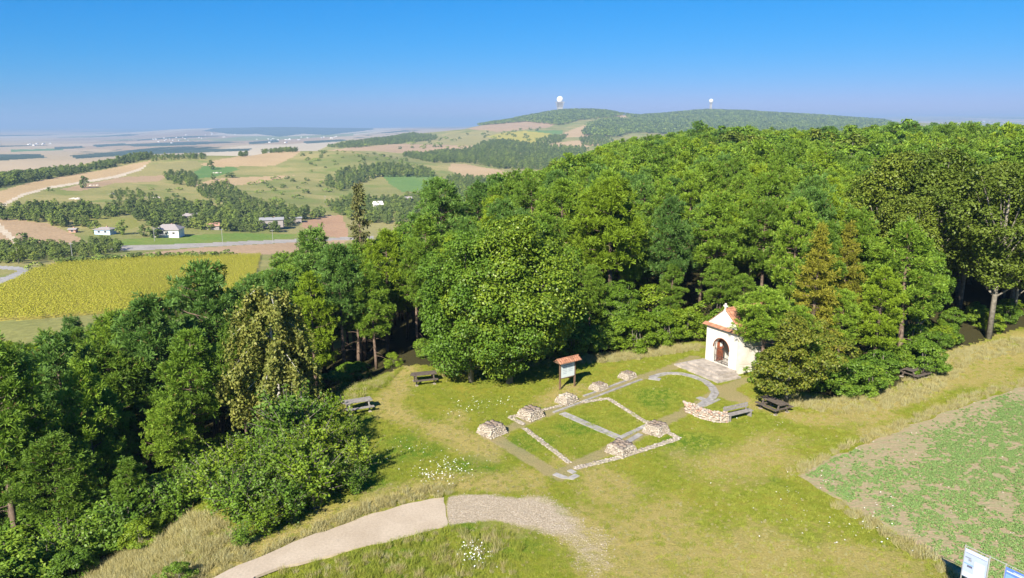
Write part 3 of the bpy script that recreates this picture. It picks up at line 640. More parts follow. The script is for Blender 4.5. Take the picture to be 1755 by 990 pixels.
def reg(key, made, leaf=None):
    tb, V, F, lf, bark = made
    cm = np_mesh(key + '_crown', V, F, [LEAF[leaf or lf]]); tm = tb.mesh(key + '_trunk', bark, True, False)
    MESH[key] = (tm, cm, float(V[:, 2].max()), float(np.abs(V[:, :2]).max()))
for i in range(6): reg('pine%d' % i, grow_pine(20 + i, 13.0, 2.45 + .28 * (i % 3), 780 + 40 * i, 27, .26 + .09 * (i % 3), .55, .42, dead=6))
for i in range(3): MESH['pineD%d' % i] = (MESH['pine%d' % i][0], None, *MESH['pine%d' % i][2:])
def recolour(dst, src, leaf):
    cm = MESH[src][1].copy(); cm.materials.clear(); cm.materials.append(LEAF[leaf]); MESH[dst] = (MESH[src][0], cm, *MESH[src][2:])
for i in range(3): recolour('pineD%d' % i, 'pine%d' % (i * 2), 'pine_dark')
for i in range(3): recolour('pineY%d' % i, 'pine%d' % (i * 2 + 1), 'pine_yellow')
for i in range(3): reg('pineF%d' % i, grow_pine(50 + i, 13.0, 3.0, 400, 13, .35, .5, .55, w=.12))
recolour('pineF3', 'pineF1', 'pine_yellow'); recolour('pineF4', 'pineF2', 'pine_dark')
for i in range(4): reg('tree%d' % i, grow_broad(70 + i, 13.0, 3.7, 105, 140, .235, .2, 'broad', lump=.65, cr=.95))
for i in range(3): reg('ash%d' % i, grow_broad(80 + i, 17.0, 4.6, 135, 150, .25, .33, 'ash', lump=.7, cr=1.1, limbs=22, trunk_r=.26))
for i in range(3): reg('treeF%d' % i, grow_broad(90 + i, 13.0, 3.9, 60, 44, .52, .2, 'broad', lump=.6))
recolour('treeF3', 'treeF1', 'ash')
for i in range(4): reg('shrub%d' % i, grow_broad(100 + i, 3.2, 1.7, 54, 105, .15, .0, 'shrub', cr=.46, stems=3, trunk_r=.04, limbs=10, lump=.55))
recolour('hazel0', 'shrub1', 'hazel'); recolour('hazel1', 'shrub3', 'hazel')
for i in range(3): reg('sprig%d' % i, grow_sprig(150 + i, 3.4, 1.6, 75, ('shrub', 'hazel', 'broad')[i], .15))
for i in range(3): reg('wood%d' % i, grow_broad(120 + i, 10.0, 3.4, 34, 32, .75, .05, 'far', cr=1.1, lump=.5, limbs=3))
recolour('wood3', 'wood0', 'fargreen'); recolour('wood4', 'wood2', 'fargreen')
reg('bush0', grow_broad(130, 3.0, 1.9, 10, 16, .7, .0, 'far', cr=.8, limbs=2, trunk_r=.05)); reg('bush1', grow_broad(131, 2.4, 1.7, 9, 16, .65, .0, 'fargreen', cr=.8, limbs=2, trunk_r=.05))
reg('speck0', grow_broad(140, 11.0, 4.5, 9, 9, 2.6, .0, 'far', cr=2.2, limbs=0)); recolour('speck1', 'speck0', 'fargreen')

def plant(key, x, y, h, rz, name, label, cat='tree', group=None, z=None, wide=1.0, parts=('trunk', 'crown')):
    tm, cm, mh, mr = MESH[key]; s = h / mh
    t = thing(name, (x, y, (ground(x, y) if z is None else z) - .05), rz, label, cat, group, (s * wide, s * wide, s))
    obj(parts[0], tm, t); obj(parts[1], cm, t); return t
SRC = bpy.data.collections.new('sources')
_src = {}
def source(key):
    """one-mesh version of a tree for the uncountable far woods"""
    if key in _src: return _src[key]
    tm, cm = MESH[key][:2]; o = bpy.data.objects.new('src_' + key, cm); SRC.objects.link(o); _src[key] = o; return o
def scatter(name, label, cat, P, rz, sc, var, srcs, tilt=None):
    """stuff: points that carry instances (geometry nodes)"""
    me = bpy.data.meshes.new(name); me.vertices.add(len(P)); me.vertices.foreach_set('co', np.asarray(P, np.float32).ravel())
    for k, v in (('rz', rz), ('sc', sc), ('var', var)):
        a = me.attributes.new(k, 'FLOAT', 'POINT'); a.data.foreach_set('value', np.asarray(v, np.float32))
    o = tag(obj(name, me), label, cat, kind='stuff')
    ng = bpy.data.node_groups.new(name, 'GeometryNodeTree'); ng.interface.new_socket('Geometry', in_out='INPUT', socket_type='NodeSocketGeometry'); ng.interface.new_socket('Geometry', in_out='OUTPUT', socket_type='NodeSocketGeometry')
    n = ng.nodes; L = ng.links; gi_ = n.new('NodeGroupInput'); go = n.new('NodeGroupOutput'); jn = n.new('GeometryNodeJoinGeometry'); m2p = n.new('GeometryNodeMeshToPoints'); L.new(gi_.outputs[0], m2p.inputs[0])
    def at(k):
        a = n.new('GeometryNodeInputNamedAttribute'); a.data_type = 'FLOAT'; a.inputs[0].default_value = k; return a.outputs[0]
    cx_ = n.new('ShaderNodeCombineXYZ'); L.new(at('rz'), cx_.inputs[2])
    for i, s in enumerate(srcs):
        oi = n.new('GeometryNodeObjectInfo'); oi.inputs[0].default_value = s; oi.inputs['As Instance'].default_value = True
        cmp_ = n.new('FunctionNodeCompare'); cmp_.data_type = 'FLOAT'; cmp_.operation = 'EQUAL'; L.new(at('var'), cmp_.inputs[0]); cmp_.inputs[1].default_value = i; cmp_.inputs[12].default_value = .1
        ip = n.new('GeometryNodeInstanceOnPoints'); L.new(m2p.outputs[0], ip.inputs['Points']); L.new(cmp_.outputs[0], ip.inputs['Selection']); L.new(oi.outputs['Geometry'], ip.inputs['Instance'])
        L.new(cx_.outputs[0], ip.inputs['Rotation']); L.new(at('sc'), ip.inputs['Scale']); L.new(ip.outputs[0], jn.inputs[0])
    L.new(jn.outputs[0], go.inputs[0]); md = o.modifiers.new('scatter', 'NODES'); md.node_group = ng
    return o
# ---------------------------------------------------------------- where the forest's crowns end against the view (photo column -> row)
SKY_L = [(-400, 530), (0, 545), (40, 542), (110, 522), (160, 534), (205, 528), (235, 496), (290, 486), (330, 470), (400, 462), (440, 444), (480, 425), (510, 408), (575, 408), (610, 400), (690, 366), (720, 380), (760, 356), (800, 345), (850, 304), (900, 287), (950, 272), (1000, 256), (1060, 239), (1100, 229), (1160, 217), (1250, 213), (1400, 212), (1500, 213), (1640, 210), (1755, 212), (2400, 212)]
_sx = np.array([p[0] for p in SKY_L]); _sy = np.array([p[1] for p in SKY_L])
def tallest(x, y, px):
    """tree height at (x, y) that just reaches the forest's skyline in that direction"""
    py = np.interp(px, _sx, _sy); a, b, w = pray(px, py); return CAMH + math.hypot(x, y) * w / math.hypot(a, b) - ground(x, y)
HERO = []     # (x, y, keep-out radius)
def hero(key, px, py, h, name, label, cat='tree', keep=2.5, rz=None, wide=1.0, z=None, at=None, group=None, parts=('trunk', 'crown')):
    x, y = at or flat(px, py)[:2]; HERO.append((x, y, keep)); return plant(key, x, y, h, rnd.random() * 6.28 if rz is None else rz, name, label, cat, group, z, wide, parts)
reg('lime_a', grow_broad(201, 13.2, 5.4, 250, 230, .2, .10, 'lime', cr=1.1, limbs=26, trunk_r=.27, lump=.35, top=.9))
reg('lime_b', grow_broad(205, 12.0, 4.6, 190, 190, .19, .09, 'broad', cr=1.05, limbs=22, trunk_r=.2, lump=.4, top=.9))
reg('maple_a', grow_broad(207, 6.9, 2.7, 105, 150, .17, .2, 'maple', cr=.62, limbs=14, trunk_r=.13, lump=.85, top=1.1))
reg('birch_a', grow_birch(11, 11.5, 4.6)); reg('larch_a', grow_cone(5, 12.0, 2.5, 150, 'larch', .34, 11, .12, 1.0, .2, 24, .09)); reg('spruce_a', grow_cone(9, 19.0, 2.1, 120, 'spruce', .55, 10, .5, .9, .15, 12, .13))
hero('lime_a', 873, 656, 13.4, 'linden_tree', 'large full-crowned green tree left of the tiled notice board', keep=5.2)
hero('lime_b', 808, 655, 12.4, 'broadleaf_tree', 'dense green tree whose low crown shades the picnic table behind the lawn', keep=4.6)
hero('maple_a', 1347, 692, 7.0, 'maple_tree', 'small olive-green tree on the lawn beside the chapel and picnic table', keep=2.6)
hero('birch_a', 505, 668, 12.0, 'birch_tree', 'weeping birch with white trunk and yellowing hanging twigs', at=(-17.2, 50.5), keep=3.4)
hero('larch_a', 1395, 640, 12.6, 'larch_tree', 'olive larch with bare lower trunk right of the chapel', at=(24.6, 57.5), keep=1.8)
hero('larch_a', 1445, 640, 12.4, 'larch_tree', 'slimmer olive larch just right of the other larch', at=(28.3, 60.5), keep=1.6, wide=.9)
hero('pine5', 1310, 610, 7.7, 'pine_tree', 'pine whose branches reach over the chapel roof', at=(20.1, 56.0), keep=2.0, wide=1.5)
hero('pine4', 1545, 640, 12.6, 'pine_tree', 'broad rounded green pine above the far picnic table on the right', at=(33.5, 60.5), keep=2.6, wide=1.15)
hero('pineY1', 1490, 640, 9.0, 'pine_tree', 'yellowish pine between the larches and the rounded pine', at=(29.8, 57.2), keep=2.0, wide=1.1)
hero('ash1', 1690, 588, 16.8, 'ash_tree', 'tall dark olive tree with leaning grey trunk at the right forest edge', at=(45.3, 66.6), keep=4.2)
hero('ash0', 1637, 560, 17.6, 'ash_tree', 'tall tree with pale straight bare trunk at the right forest edge', at=(43.0, 73.5), keep=4.0)
hero('ash2', 1560, 560, 17.0, 'ash_tree', 'tall yellowish-green tree with forked trunk behind the rounded pine', at=(39.5, 76.5), keep=4.0)
hero('spruce_a', 613, 400, 20.5, 'spruce_tree', 'tall thin sparse spruce standing alone above the left skyline', at=(-17.6, 84), keep=2.0)
for px, py, d, k, lb in ((757, 300, 92, 'pineD1', 'dark pointed pine tip above the forest edge left of the ridge'), (816, 302, 100, 'pineD2', 'slim dark pine top beside the forest ridge in the middle'), (540, 380, 78, 'pineD0', 'dark round-topped pine standing out above the pale field'),
                         (343, 444, 66, 'pineD1', 'dark pine with knobbly top in front of the yellow field'), (243, 490, 62, 'pineD2', 'low dark pine tips against the lower edge of the yellow field'), (605, 205 + 210, 74, 'pine2', 'bright green pine below the tall sparse spruce'),
                         (1195, 205, 230, 'pineF4', 'dark pine top rising above the forest skyline left of the second radar dome'), (1660, 205, 205, 'pineF0', 'pointed conifer rising above the forest skyline on the right'), (1533, 207, 215, 'pineF4', 'dark round pine top on the forest skyline right of the far hill')):
    a, b, w = pray(px, py); h_ = math.hypot(a, b); x, y = d * a / h_, d * b / h_
    hero(k, 0, 0, CAMH + d * w / h_ - ground(x, y), 'pine_tree', lb, at=(x, y), keep=2.2)
# a dead limb tangle on one of the left pines
t = hero('pine1', 0, 0, 11.5, 'pine_tree', 'pine with a fan of bare grey dead branches low on its trunk', at=(-22.8, 48.6), keep=2.4)
# the pines and broadleaved trees that make the forest, nearest first
cand = []
g = np.random.default_rng(42); step = 4.8
for iy in range(0, 118):
    for ix in range(-70, 90):
        x = ix * step + g.uniform(-.42, .42) * step + (iy % 2) * step / 2; y = 26 + iy * step * .9 + g.uniform(-.4, .4) * step; cand.append((math.hypot(x, y), x, y))
cand.sort(); INDIV = []; FARP = []
DW = [polydist(np.array([c[1] for c in cand]), np.array([c[2] for c in cand]), EDGE_W)][0]
OPEN = inpoly(np.array([c[1] for c in cand]), np.array([c[2] for c in cand]), CLEAR)
npine = nbroad = 0
for (d, x, y), dw, op in zip(cand, DW, OPEN):
    if op or d > 430 or dw < 1.6: continue
    px, py, dep = project(x, y, ground(x, y))
    if px < 380 and dw < 2.2: continue
    if px < -30 and d < 50: continue
    if dep < 1 or not -260 < px < 2020: continue
    if px < 480 and d > 112: continue
    if px < 720 and d > 150: continue
    if 720 <= px < 1000 and d > 150 + (px - 720) * .55: continue
    if any((x - a) ** 2 + (y - b) ** 2 < r * r for a, b, r in HERO): continue
    hm_ = tallest(x, y, px) + abs(g.normal()) * .5
    right = px > 1480; mid = 850 < px < 1010 and d > 85
    zone = float(vnoise(x / 14 + 3, y / 14)); broad = zone > (.50 if right and d < 170 else .45 if mid else .93 if px < 700 else .76)
    h = (g.uniform(12.5, 17) if right else g.uniform(11, 15.5)) * (.8 if dw < 5 and not right else 1)
    if dw < 4.5: h *= .72
    h = min(h * g.uniform(.82, 1.08), hm_ * (g.uniform(.9, 1.03) if px < 480 else g.uniform(.74, 1.02)))
    if h < 4.2: continue
    INDIV.append((d, x, y, h, broad, right, px, dw))
print('forest candidates', len(INDIV))
pk = []; far = []; n_i = [0, 0]
for d, x, y, h, broad, right, px, dw in INDIV:
    if (broad and n_i[1] < 130) or (not broad and n_i[0] < 300):
        n_i[1 if broad else 0] += 1
        if broad:
            k = ('ash%d' % g.integers(3)) if right and g.random() < .6 else ('tree%d' % g.integers(4)); nm = 'broadleaf_tree'
            if d > 135: k = 'treeF%d' % g.integers(4)
        else:
            u = g.random(); left = px < 680; k = ('pineD%d' % g.integers(3)) if u < (.34 if left else .26) else ('pineY%d' % g.integers(3)) if u > (.92 if left else .80) else ('pine%d' % g.integers(6)); nm = 'pine_tree'
            if d > 125: k = 'pineF%d' % g.integers(5)
        wide = float(g.uniform(.82, 1.08)) * (1.2 if h < 9 else 1)
        side = 'left' if px < 690 else 'mid' if px < 1480 else 'right'
        L = {('left', 0): ('pine in the dark wood left of the clearing', 'pines of the wood left of the clearing'), ('mid', 0): ('pine in the dense forest behind the chapel and lawn', 'pines of the forest behind the chapel'),
             ('right', 0): ('pine in the tall mixed forest beyond the dry track', 'pines of the mixed forest on the right'), ('left', 1): ('broadleaved tree among the pines left of the clearing', 'broadleaved trees left of the clearing'),
             ('mid', 1): ('broadleaved tree among the pines behind the chapel', 'broadleaved trees behind the chapel'), ('right', 1): ('leafy tree in the tall mixed forest beyond the dry track', 'leafy trees of the mixed forest on the right')}[(side, int(broad))]
        cw = '' if broad else 'dark green ' if k[:5] in ('pineD',) or k == 'pineF4' else 'yellow-green ' if k[:5] == 'pineY' or k == 'pineF3' else 'mid-green '
        if k.startswith('ash') or k == 'treeF3': cw = 'olive '
        L = (cw + L[0], cw + L[1])
        plant(k, x, y, h, float(g.random() * 6.28), nm, L[0], 'tree', L[1], None, wide)
    else: far.append((x, y, h, broad))
print('individual', n_i, 'far', len(far))
if far:
    fa = np.array([(x, y, ground(x, y) - .1) for x, y, _, _ in far]); n = len(far)
    keys = ['pineF0', 'pineF1', 'pineF2', 'pineF3', 'pineF4', 'treeF0', 'treeF1', 'treeF2', 'treeF3']
    var = np.array([g.integers(5, 9) if f[3] else g.choice([0, 1, 2, 3, 4], p=[.26, .26, .22, .14, .12]) for f in far]); sc = np.array([f[2] / MESH[keys[v]][2] * 1.05 for f, v in zip(far, var)])
    scatter('far_forest', 'closed canopy of pines running back to the forest skyline', 'forest', fa, g.random(n) * 6.28, sc, var, [source(k) for k in keys])
# ================================================================== WOODS AND HOUSES OF THE VALLEY
def sample(poly, d0, d1, spacing, g, jit=.45):
    xs_ = [p[0] for p in poly]; a0, a1 = math.atan2(min(xs_) - CX, FPX * CP), math.atan2(max(xs_) - CX, FPX * CP); a0 -= .02; a1 += .02
    X0, X1 = min(d0 * math.sin(a0), d1 * math.sin(a0)), max(d0 * math.sin(a1), d1 * math.sin(a1)); Y0, Y1 = d0 * min(math.cos(a0), math.cos(a1)), d1
    x, y = np.meshgrid(np.arange(X0, X1, spacing), np.arange(Y0, Y1, spacing)); x = x.ravel(); y = y.ravel()
    x = x + g.uniform(-jit, jit, x.shape) * spacing; y = y + g.uniform(-jit, jit, y.shape) * spacing
    d = np.hypot(x, y); z = tz(x, y); px, py, dep = project(x, y, z)
    jx_ = (fbm(x / (d * .02), y / (d * .02), 2) - .37) * 9; k = (d > d0) & (d < d1) & (dep > 1) & inpoly(px + jx_, py + jx_ * .3, poly)
    return np.stack([x[k], y[k], z[k]], 1)
WOODS = [  # label, outline, dmin, dmax, spacing, tree height, kinds
 ('dark wood along the left rim of the far slope', [(-150, 318), (0, 306), (60, 299), (130, 291), (163, 287), (166, 291), (103, 303), (34, 314), (0, 321), (-150, 338)], 690, 1000, 7, 8.5, 'wood'),
 ('belt of trees climbing to the ridge on the left', [(160, 286), (200, 277), (255, 267), (262, 271), (215, 281), (168, 292)], 700, 1250, 7, 7.9, 'wood'),
 ('thin line of trees along the left ridge top', [(250, 271), (350, 266), (352, 271), (255, 277)], 900, 1250, 8, 5.9, 'wood'),
 ('dark line of trees on the ridge above the pale field', [(408, 264), (440, 259), (508, 255), (508, 260), (440, 264), (410, 268)], 1050, 1500, 8, 7.2, 'wood'),
 ('wood on the slope above the left stubble field', [(-60, 362), (20, 362), (60, 356), (100, 357), (140, 354), (170, 360), (215, 362), (195, 371), (150, 378), (155, 392), (110, 391), (60, 380), (0, 376), (-60, 374)], 470, 700, 6, 6.6, 'wood'),
 ('long wood above the valley houses', [(190, 358), (240, 352), (290, 350), (344, 356), (420, 362), (480, 358), (530, 364), (560, 371), (500, 384), (480, 398), (420, 398), (330, 394), (312, 388), (262, 392), (240, 382), (205, 366)], 440, 720, 6.5, 7.2, 'wood'),
 ('scrub along the quarry brow above the long wood', [(185, 335), (210, 325), (260, 330), (275, 338), (200, 347)], 520, 900, 7, 3.9, 'wood'),
 ('hedge of trees below the left stubble field', [(-60, 424), (60, 420), (120, 426), (165, 414), (205, 420), (205, 432), (150, 440), (60, 449), (-60, 452)], 340, 480, 4.5, 4.6, 'wood'),
 ('low hedge between yellow field and stubble strip', [(60, 463), (110, 449), (180, 444), (260, 440), (400, 436), (400, 439), (260, 443), (120, 452)], 320, 375, 3.0, 2.6, 'bush'),
 ('gully full of dark bushes beside the green knoll', [(280, 304), (300, 294), (332, 300), (345, 318), (330, 322), (300, 315)], 640, 1000, 7, 5.9, 'wood'),
 ('wooded gully in the middle of the slope', [(335, 330), (352, 318), (395, 314), (405, 326), (430, 345), (480, 352), (440, 362), (375, 352)], 560, 900, 7, 5.9, 'wood'),
 ('dark wood in the fold below the domed hill', [(556, 318), (575, 300), (610, 290), (665, 284), (735, 294), (748, 303), (650, 304), (610, 318), (585, 328)], 760, 1200, 7.5, 7.9, 'wood'),
 ('wood round the white house in the middle valley', [(558, 352), (600, 340), (650, 346), (690, 340), (745, 328), (770, 305), (840, 304), (870, 318), (800, 350), (700, 385), (620, 384), (575, 366)], 520, 960, 7, 7.2, 'wood'),
 ('long dark wood below the pale far fields', [(690, 268), (740, 262), (800, 258), (830, 246), (862, 240), (905, 248), (1010, 256), (980, 282), (890, 298), (860, 290), (800, 279), (740, 278)], 1150, 1900, 10, 9.2, 'wood'),
 ('wooded ridge beyond the domed hill', [(560, 252), (600, 244), (660, 238), (705, 229), (745, 232), (750, 238), (690, 246), (600, 254)], 1600, 2700, 11, 7.9, 'wood'),
 ('forest over the hill of the nearer radar dome', [(815, 216), (840, 208), (880, 200), (930, 187), (960, 183), (1010, 183), (1050, 188), (1072, 196), (1040, 202), (1000, 206), (960, 215), (900, 209)], 2500, 3750, 13, 12, 'speck'),
 ('dark forest patch on the flank of the radar hill', [(1010, 214), (1050, 204), (1080, 208), (1085, 226), (1050, 236), (1000, 232)], 2300, 3600, 13, 14, 'speck'),
 ('forest over the long hill of the farther radar dome', [(1072, 198), (1100, 190), (1200, 183), (1300, 188), (1400, 193), (1500, 205), (1560, 218), (1560, 250), (1050, 250), (1085, 215)], 2500, 4350, 15, 13, 'speck'),
 ('copse between the yellow and the pale far fields', [(915, 244), (945, 232), (975, 232), (960, 244), (930, 250)], 1700, 2500, 11, 7.2, 'wood'),
 ('copse below the radar hill', [(995, 238), (1030, 232), (1050, 240), (1040, 252), (1000, 250)], 1700, 2600, 11, 7.2, 'wood'),
]
gw = np.random.default_rng(77)
KINDS = {'wood': ['wood0', 'wood1', 'wood2', 'wood3', 'wood4'], 'bush': ['bush0', 'bush1'], 'speck': ['speck0', 'speck1']}
for lb, poly, d0, d1, spc, h, kind in WOODS:
    P = sample(poly, d0, d1, spc, gw); n = len(P)
    if not n: print('EMPTY', lb); continue
    ks = KINDS[kind]; var = gw.integers(0, len(ks), n)
    if kind == 'wood': var = np.where(gw.random(n) < .7, gw.integers(0, 3, n), gw.integers(3, 5, n))
    sc = h * gw.uniform(.65, 1.2, n) / np.array([MESH[ks[v]][2] for v in var])
    scatter('hedge' if kind == 'bush' else 'wood', lb, 'hedge' if kind == 'bush' else 'woodland', P - [0, 0, .3], gw.random(n) * 6.28, sc, var, [source(k) for k in ks])
# countable shrubs dotted over the open slopes
def dots(poly, d0, d1, n, label, group, h0, h1):
    P = sample(poly, d0, d1, math.sqrt(max(1, (d1 - d0)) * 1.6), gw, .5); P = P[gw.permutation(len(P))[:n]]
    for x, y, z in P: plant('bush%d' % gw.integers(2), float(x), float(y), float(gw.uniform(h0, h1)), float(gw.random() * 6.28), 'hillside_shrub', label, 'shrub', group, float(z) - .2, 1.2, ('stem', 'foliage'))
dots([(515, 262), (560, 258), (640, 264), (720, 276), (740, 290), (660, 282), (600, 285), (540, 300), (515, 285)], 850, 1300, 70, 'small dark shrub dotted on the dry domed hill', 'shrubs dotted over the domed hill', 2.5, 5)
dots([(400, 322), (440, 312), (510, 300), (560, 305), (570, 330), (530, 345), (470, 345)], 620, 1000, 60, 'small shrub on the green slope below the domed hill', 'shrubs on the green middle slope', 2.5, 5)
dots([(210, 330), (300, 315), (330, 325), (320, 345), (260, 340)], 560, 900, 16, 'shrub on the meadow above the long wood', 'shrubs on the upper left meadow', 2, 4)
dots([(600, 252), (720, 240), (840, 225), (930, 215), (930, 240), (830, 252), (700, 262)], 1500, 2900, 50, 'distant shrub between the pale fields of the plateau', 'shrubs between the far fields', 5, 9)
def lone(px, py, h, label, key='wood0', dmin=0, wide=1.0):
    x, y, z = hit(px, py, dmin); plant(key, x, y, h, gw.random() * 6.28, 'lone_tree', label, 'tree', None, z - .2, wide)
lone(144, 322, 11, 'round lone tree beside rocks on the left meadow brow', 'wood1'); lone(86, 327, 3.6, 'tiny bush beside the winding pale track', 'bush0'); lone(37, 414, 5, 'small dark bush at the foot of the pale track', 'bush0'); lone(64, 424, 5, 'small dark bush at the lower corner of the stubble field', 'bush0')
lone(32, 452, 8, 'bright yellow-green tree in the hedge beside the lane bend', 'treeF3'); lone(362, 290, 12, 'dark pointed tree on the green knoll', 'wood2'); lone(365, 308, 7, 'dark bush below the pointed tree on the knoll', 'wood0'); lone(393, 304, 6, 'pair of bushes at the right end of the knoll', 'bush0', 0, 1.6)
lone(263, 408, 10, 'dark tree directly left of the white bungalow', 'wood0'); lone(210, 402, 9, 'light green round tree between the two valley houses', 'wood3'); lone(246, 405, 7, 'dark tree left of the bungalow driveway', 'wood1'); lone(62, 462, 3, 'low bush at the corner of the yellow field', 'bush1'); lone(165, 400, 8, 'grey-green tree hiding the small blue house', 'wood4')
# sunflower field: standing plants
g = np.random.default_rng(5); P = sample(SUNF, 178, 354, .85, g); n = len(P)
m_ = MB(); 
V, F = leaves(g, np.array([[math.cos(a) * .35, math.sin(a) * .35, .7 + .25 * (i % 3)] for i, a in enumerate(np.linspace(0, 6.2, 9))]), unit(np.array([[math.cos(a) * .5, math.sin(a) * .5, 1.] for a in np.linspace(0, 6.2, 9)])), .42)
so = bpy.data.objects.new('src_sunflower', np_mesh('sunflower_plant', V, F, [LEAF['sunflower']])); SRC.objects.link(so)
scatter('sunflower_crop', 'ripening yellow sunflower crop filling the field on the left', 'crop', P, g.random(n) * 6.28, g.uniform(.7, 1.1, n), np.zeros(n), [so]); print('sunflowers', n)
# ---- houses
WHITEWALL = plain('white_render', (.72, .70, .66), .08, 2, .9, .1); BLUEWALL = plain('pale_blue_render', (.42, .56, .78), .08, 2, .9, .1); GREYROOF = plain('grey_roof', (.30, .27, .26), .2, 3, .85, .3); REDROOF = plain('faded_red_roof', (.42, .24, .18), .2, 3, .85, .3); GLASS = plain('dark_glass', (.03, .035, .045), .1, 3, .2, 0, .6); METAL = plain('grey_metal', (.30, .30, .30), .1, 5, .5, 0, .5)
def house(px, py, w, dp, hw, hr, rz, wall, roof, label, dmin=0, hip=True, name='country_house', wins=3, lift=0.0):
    x, y, z = hit(px, py, dmin); t = thing(name, (x, y, z - .2 + lift), rz, label, 'house')
    MB().box((0, 0, hw / 2 - .5), (w, dp, hw + 1)).build('wall', wall, t)
    o = .6; a = [(-w / 2 - o, -dp / 2 - o, hw), (w / 2 + o, -dp / 2 - o, hw), (w / 2 + o, dp / 2 + o, hw), (-w / 2 - o, dp / 2 + o, hw)]; i = w * .3 if hip else 0
    rid = [(-w / 2 - o + i, 0, hw + hr), (w / 2 + o - i, 0, hw + hr)]; b = [(p[0], p[1], p[2] - .2) for p in a]
    r = MB(); r.add(a + rid + b, [(0, 1, 5, 4), (2, 3, 4, 5), (1, 2, 5), (3, 0, 4), (9, 8, 7, 6), (0, 6, 7, 1), (1, 7, 8, 2), (2, 8, 9, 3), (3, 9, 6, 0)]); ro = r.build('roof', roof, t)
    MB().box((w * .1, dp * .1, hw + hr * .8), (.7, .7, 1.4)).build('chimney', REDROOF, ro)
    for k in range(wins):
        f = MB().box((-w / 2 + w * (k + .7) / (wins + .4), -dp / 2 - .03, hw * .6), (1.5, .06, 1.2)).build('window', WHITEWALL, t); MB().box((-w / 2 + w * (k + .7) / (wins + .4), -dp / 2 - .07, hw * .6), (1.3, .05, 1.0)).build('pane', GLASS, f)
    return t
hb = house(291, 405, 13, 10, 4.6, 2.6, .12, WHITEWALL, GREYROOF, 'white bungalow with grey hipped roof beside the valley road')
MB().box((-3.2, -5.6, 1.9), (4.5, 1.3, .2)).build('balcony', WHITEWALL, hb); MB().box((-3.2, -5.06, 3.1), (3.6, .1, 2.0)).build('door', GLASS, hb)
house(181, 401, 9, 6, 3.2, 1.0, -.05, BLUEWALL, GREYROOF, 'small pale blue house with low grey roof among garden trees', wins=2)
house(366, 393, 7, 5, 2.6, 1.6, .3, GREYROOF, REDROOF, 'red-roofed house half hidden in the long wood', wins=1, hip=False, lift=.2); house(327, 377, 8, 5, 3, 1.6, .2, GREYROOF, GREYROOF, 'grey roof showing among the trees above the bungalow', wins=0, hip=False, lift=.3)
house(467, 392, 14, 8, 4, 1.2, .25, GREYROOF, METAL, 'long low shed with pale metal roof at the end of the long wood', wins=0, hip=False, name='farm_shed', lift=2.5); house(500, 380, 13, 5, 3, .6, .35, GREYROOF, METAL, 'low flat-roofed shed beside the reddish field', wins=0, hip=False, name='farm_shed')
house(648, 361, 7, 6, 3.6, 2.8, .5, WHITEWALL, WHITEWALL, 'small white gabled house among trees in the middle valley', dmin=480, hip=False, wins=1, lift=2); house(700, 350, 6, 5, 2.6, 1.5, .2, GREYROOF, GREYROOF, 'pale house roof deep in the middle valley wood', dmin=480, hip=False, wins=1, lift=3.5)
house(126, 398, 3.6, 3, 2.0, .7, .1, REDROOF, GREYROOF, 'tiny brown hut at the edge of the stubble field', wins=1, hip=False, name='garden_hut')
for px, py, hgt, lb in ((382, 420, 9, 'grey utility pole beside the valley road right of the bungalow'), (125, 447, 8, 'utility pole at the edge of the stubble strip by the hedge'), (265, 413, 8, 'utility pole left of the white bungalow'), (468, 417, 8, 'utility pole at the right end of the valley road'), (558, 352, 9, 'thin pole on the slope above the reddish field')):
    x, y, z = hit(px, py, 250); t = thing('utility_pole', (x, y, z - .2), .2, lb, 'pole'); MB().tube([(0, 0, 0), (0, 0, hgt)], [.13, .09], 6).build('shaft', METAL, t); MB().box((0, 0, hgt - .7), (1.8, .14, .14)).build('crossarm', METAL, t)
# pale quarry rock outcrops
ROCK = plain('pale_rock', (.52, .46, .39), .2, .8, .95, .6)
def rocks(px, py, n, s, label, dmin=0):
    x, y, z = hit(px, py, dmin); bm = bmesh.new()
    for k in range(n):
        r = bmesh.ops.create_icosphere(bm, subdivisions=1, radius=1); c = Vector((gw.normal() * s * 1.6, gw.normal() * s * .8, gw.normal() * s * .15)); q = s * gw.uniform(.4, 1)
        for v in r['verts']: v.co = c + Vector((v.co.x * q * gw.uniform(.9, 1.4), v.co.y * q, v.co.z * q * .55))
    me = bpy.data.meshes.new('rock_outcrop'); bm.to_mesh(me); bm.free(); me.materials.append(ROCK); tag(obj('rock_outcrop', me, None, (x, y, z)), label, 'rocks')
rocks(127, 341, 5, 2.4, 'bare pale rock face above the left wood'); rocks(188, 333, 6, 2.2, 'pale rock outcrop in the scrub above the long wood'); rocks(160, 318, 3, 1.8, 'white rocks beside the lone round tree'); rocks(258, 338, 6, 2.0, 'pale stony patch at the right end of the quarry brow'); rocks(367, 297, 4, 2.0, 'pale rocks at the foot of the pointed knoll tree')
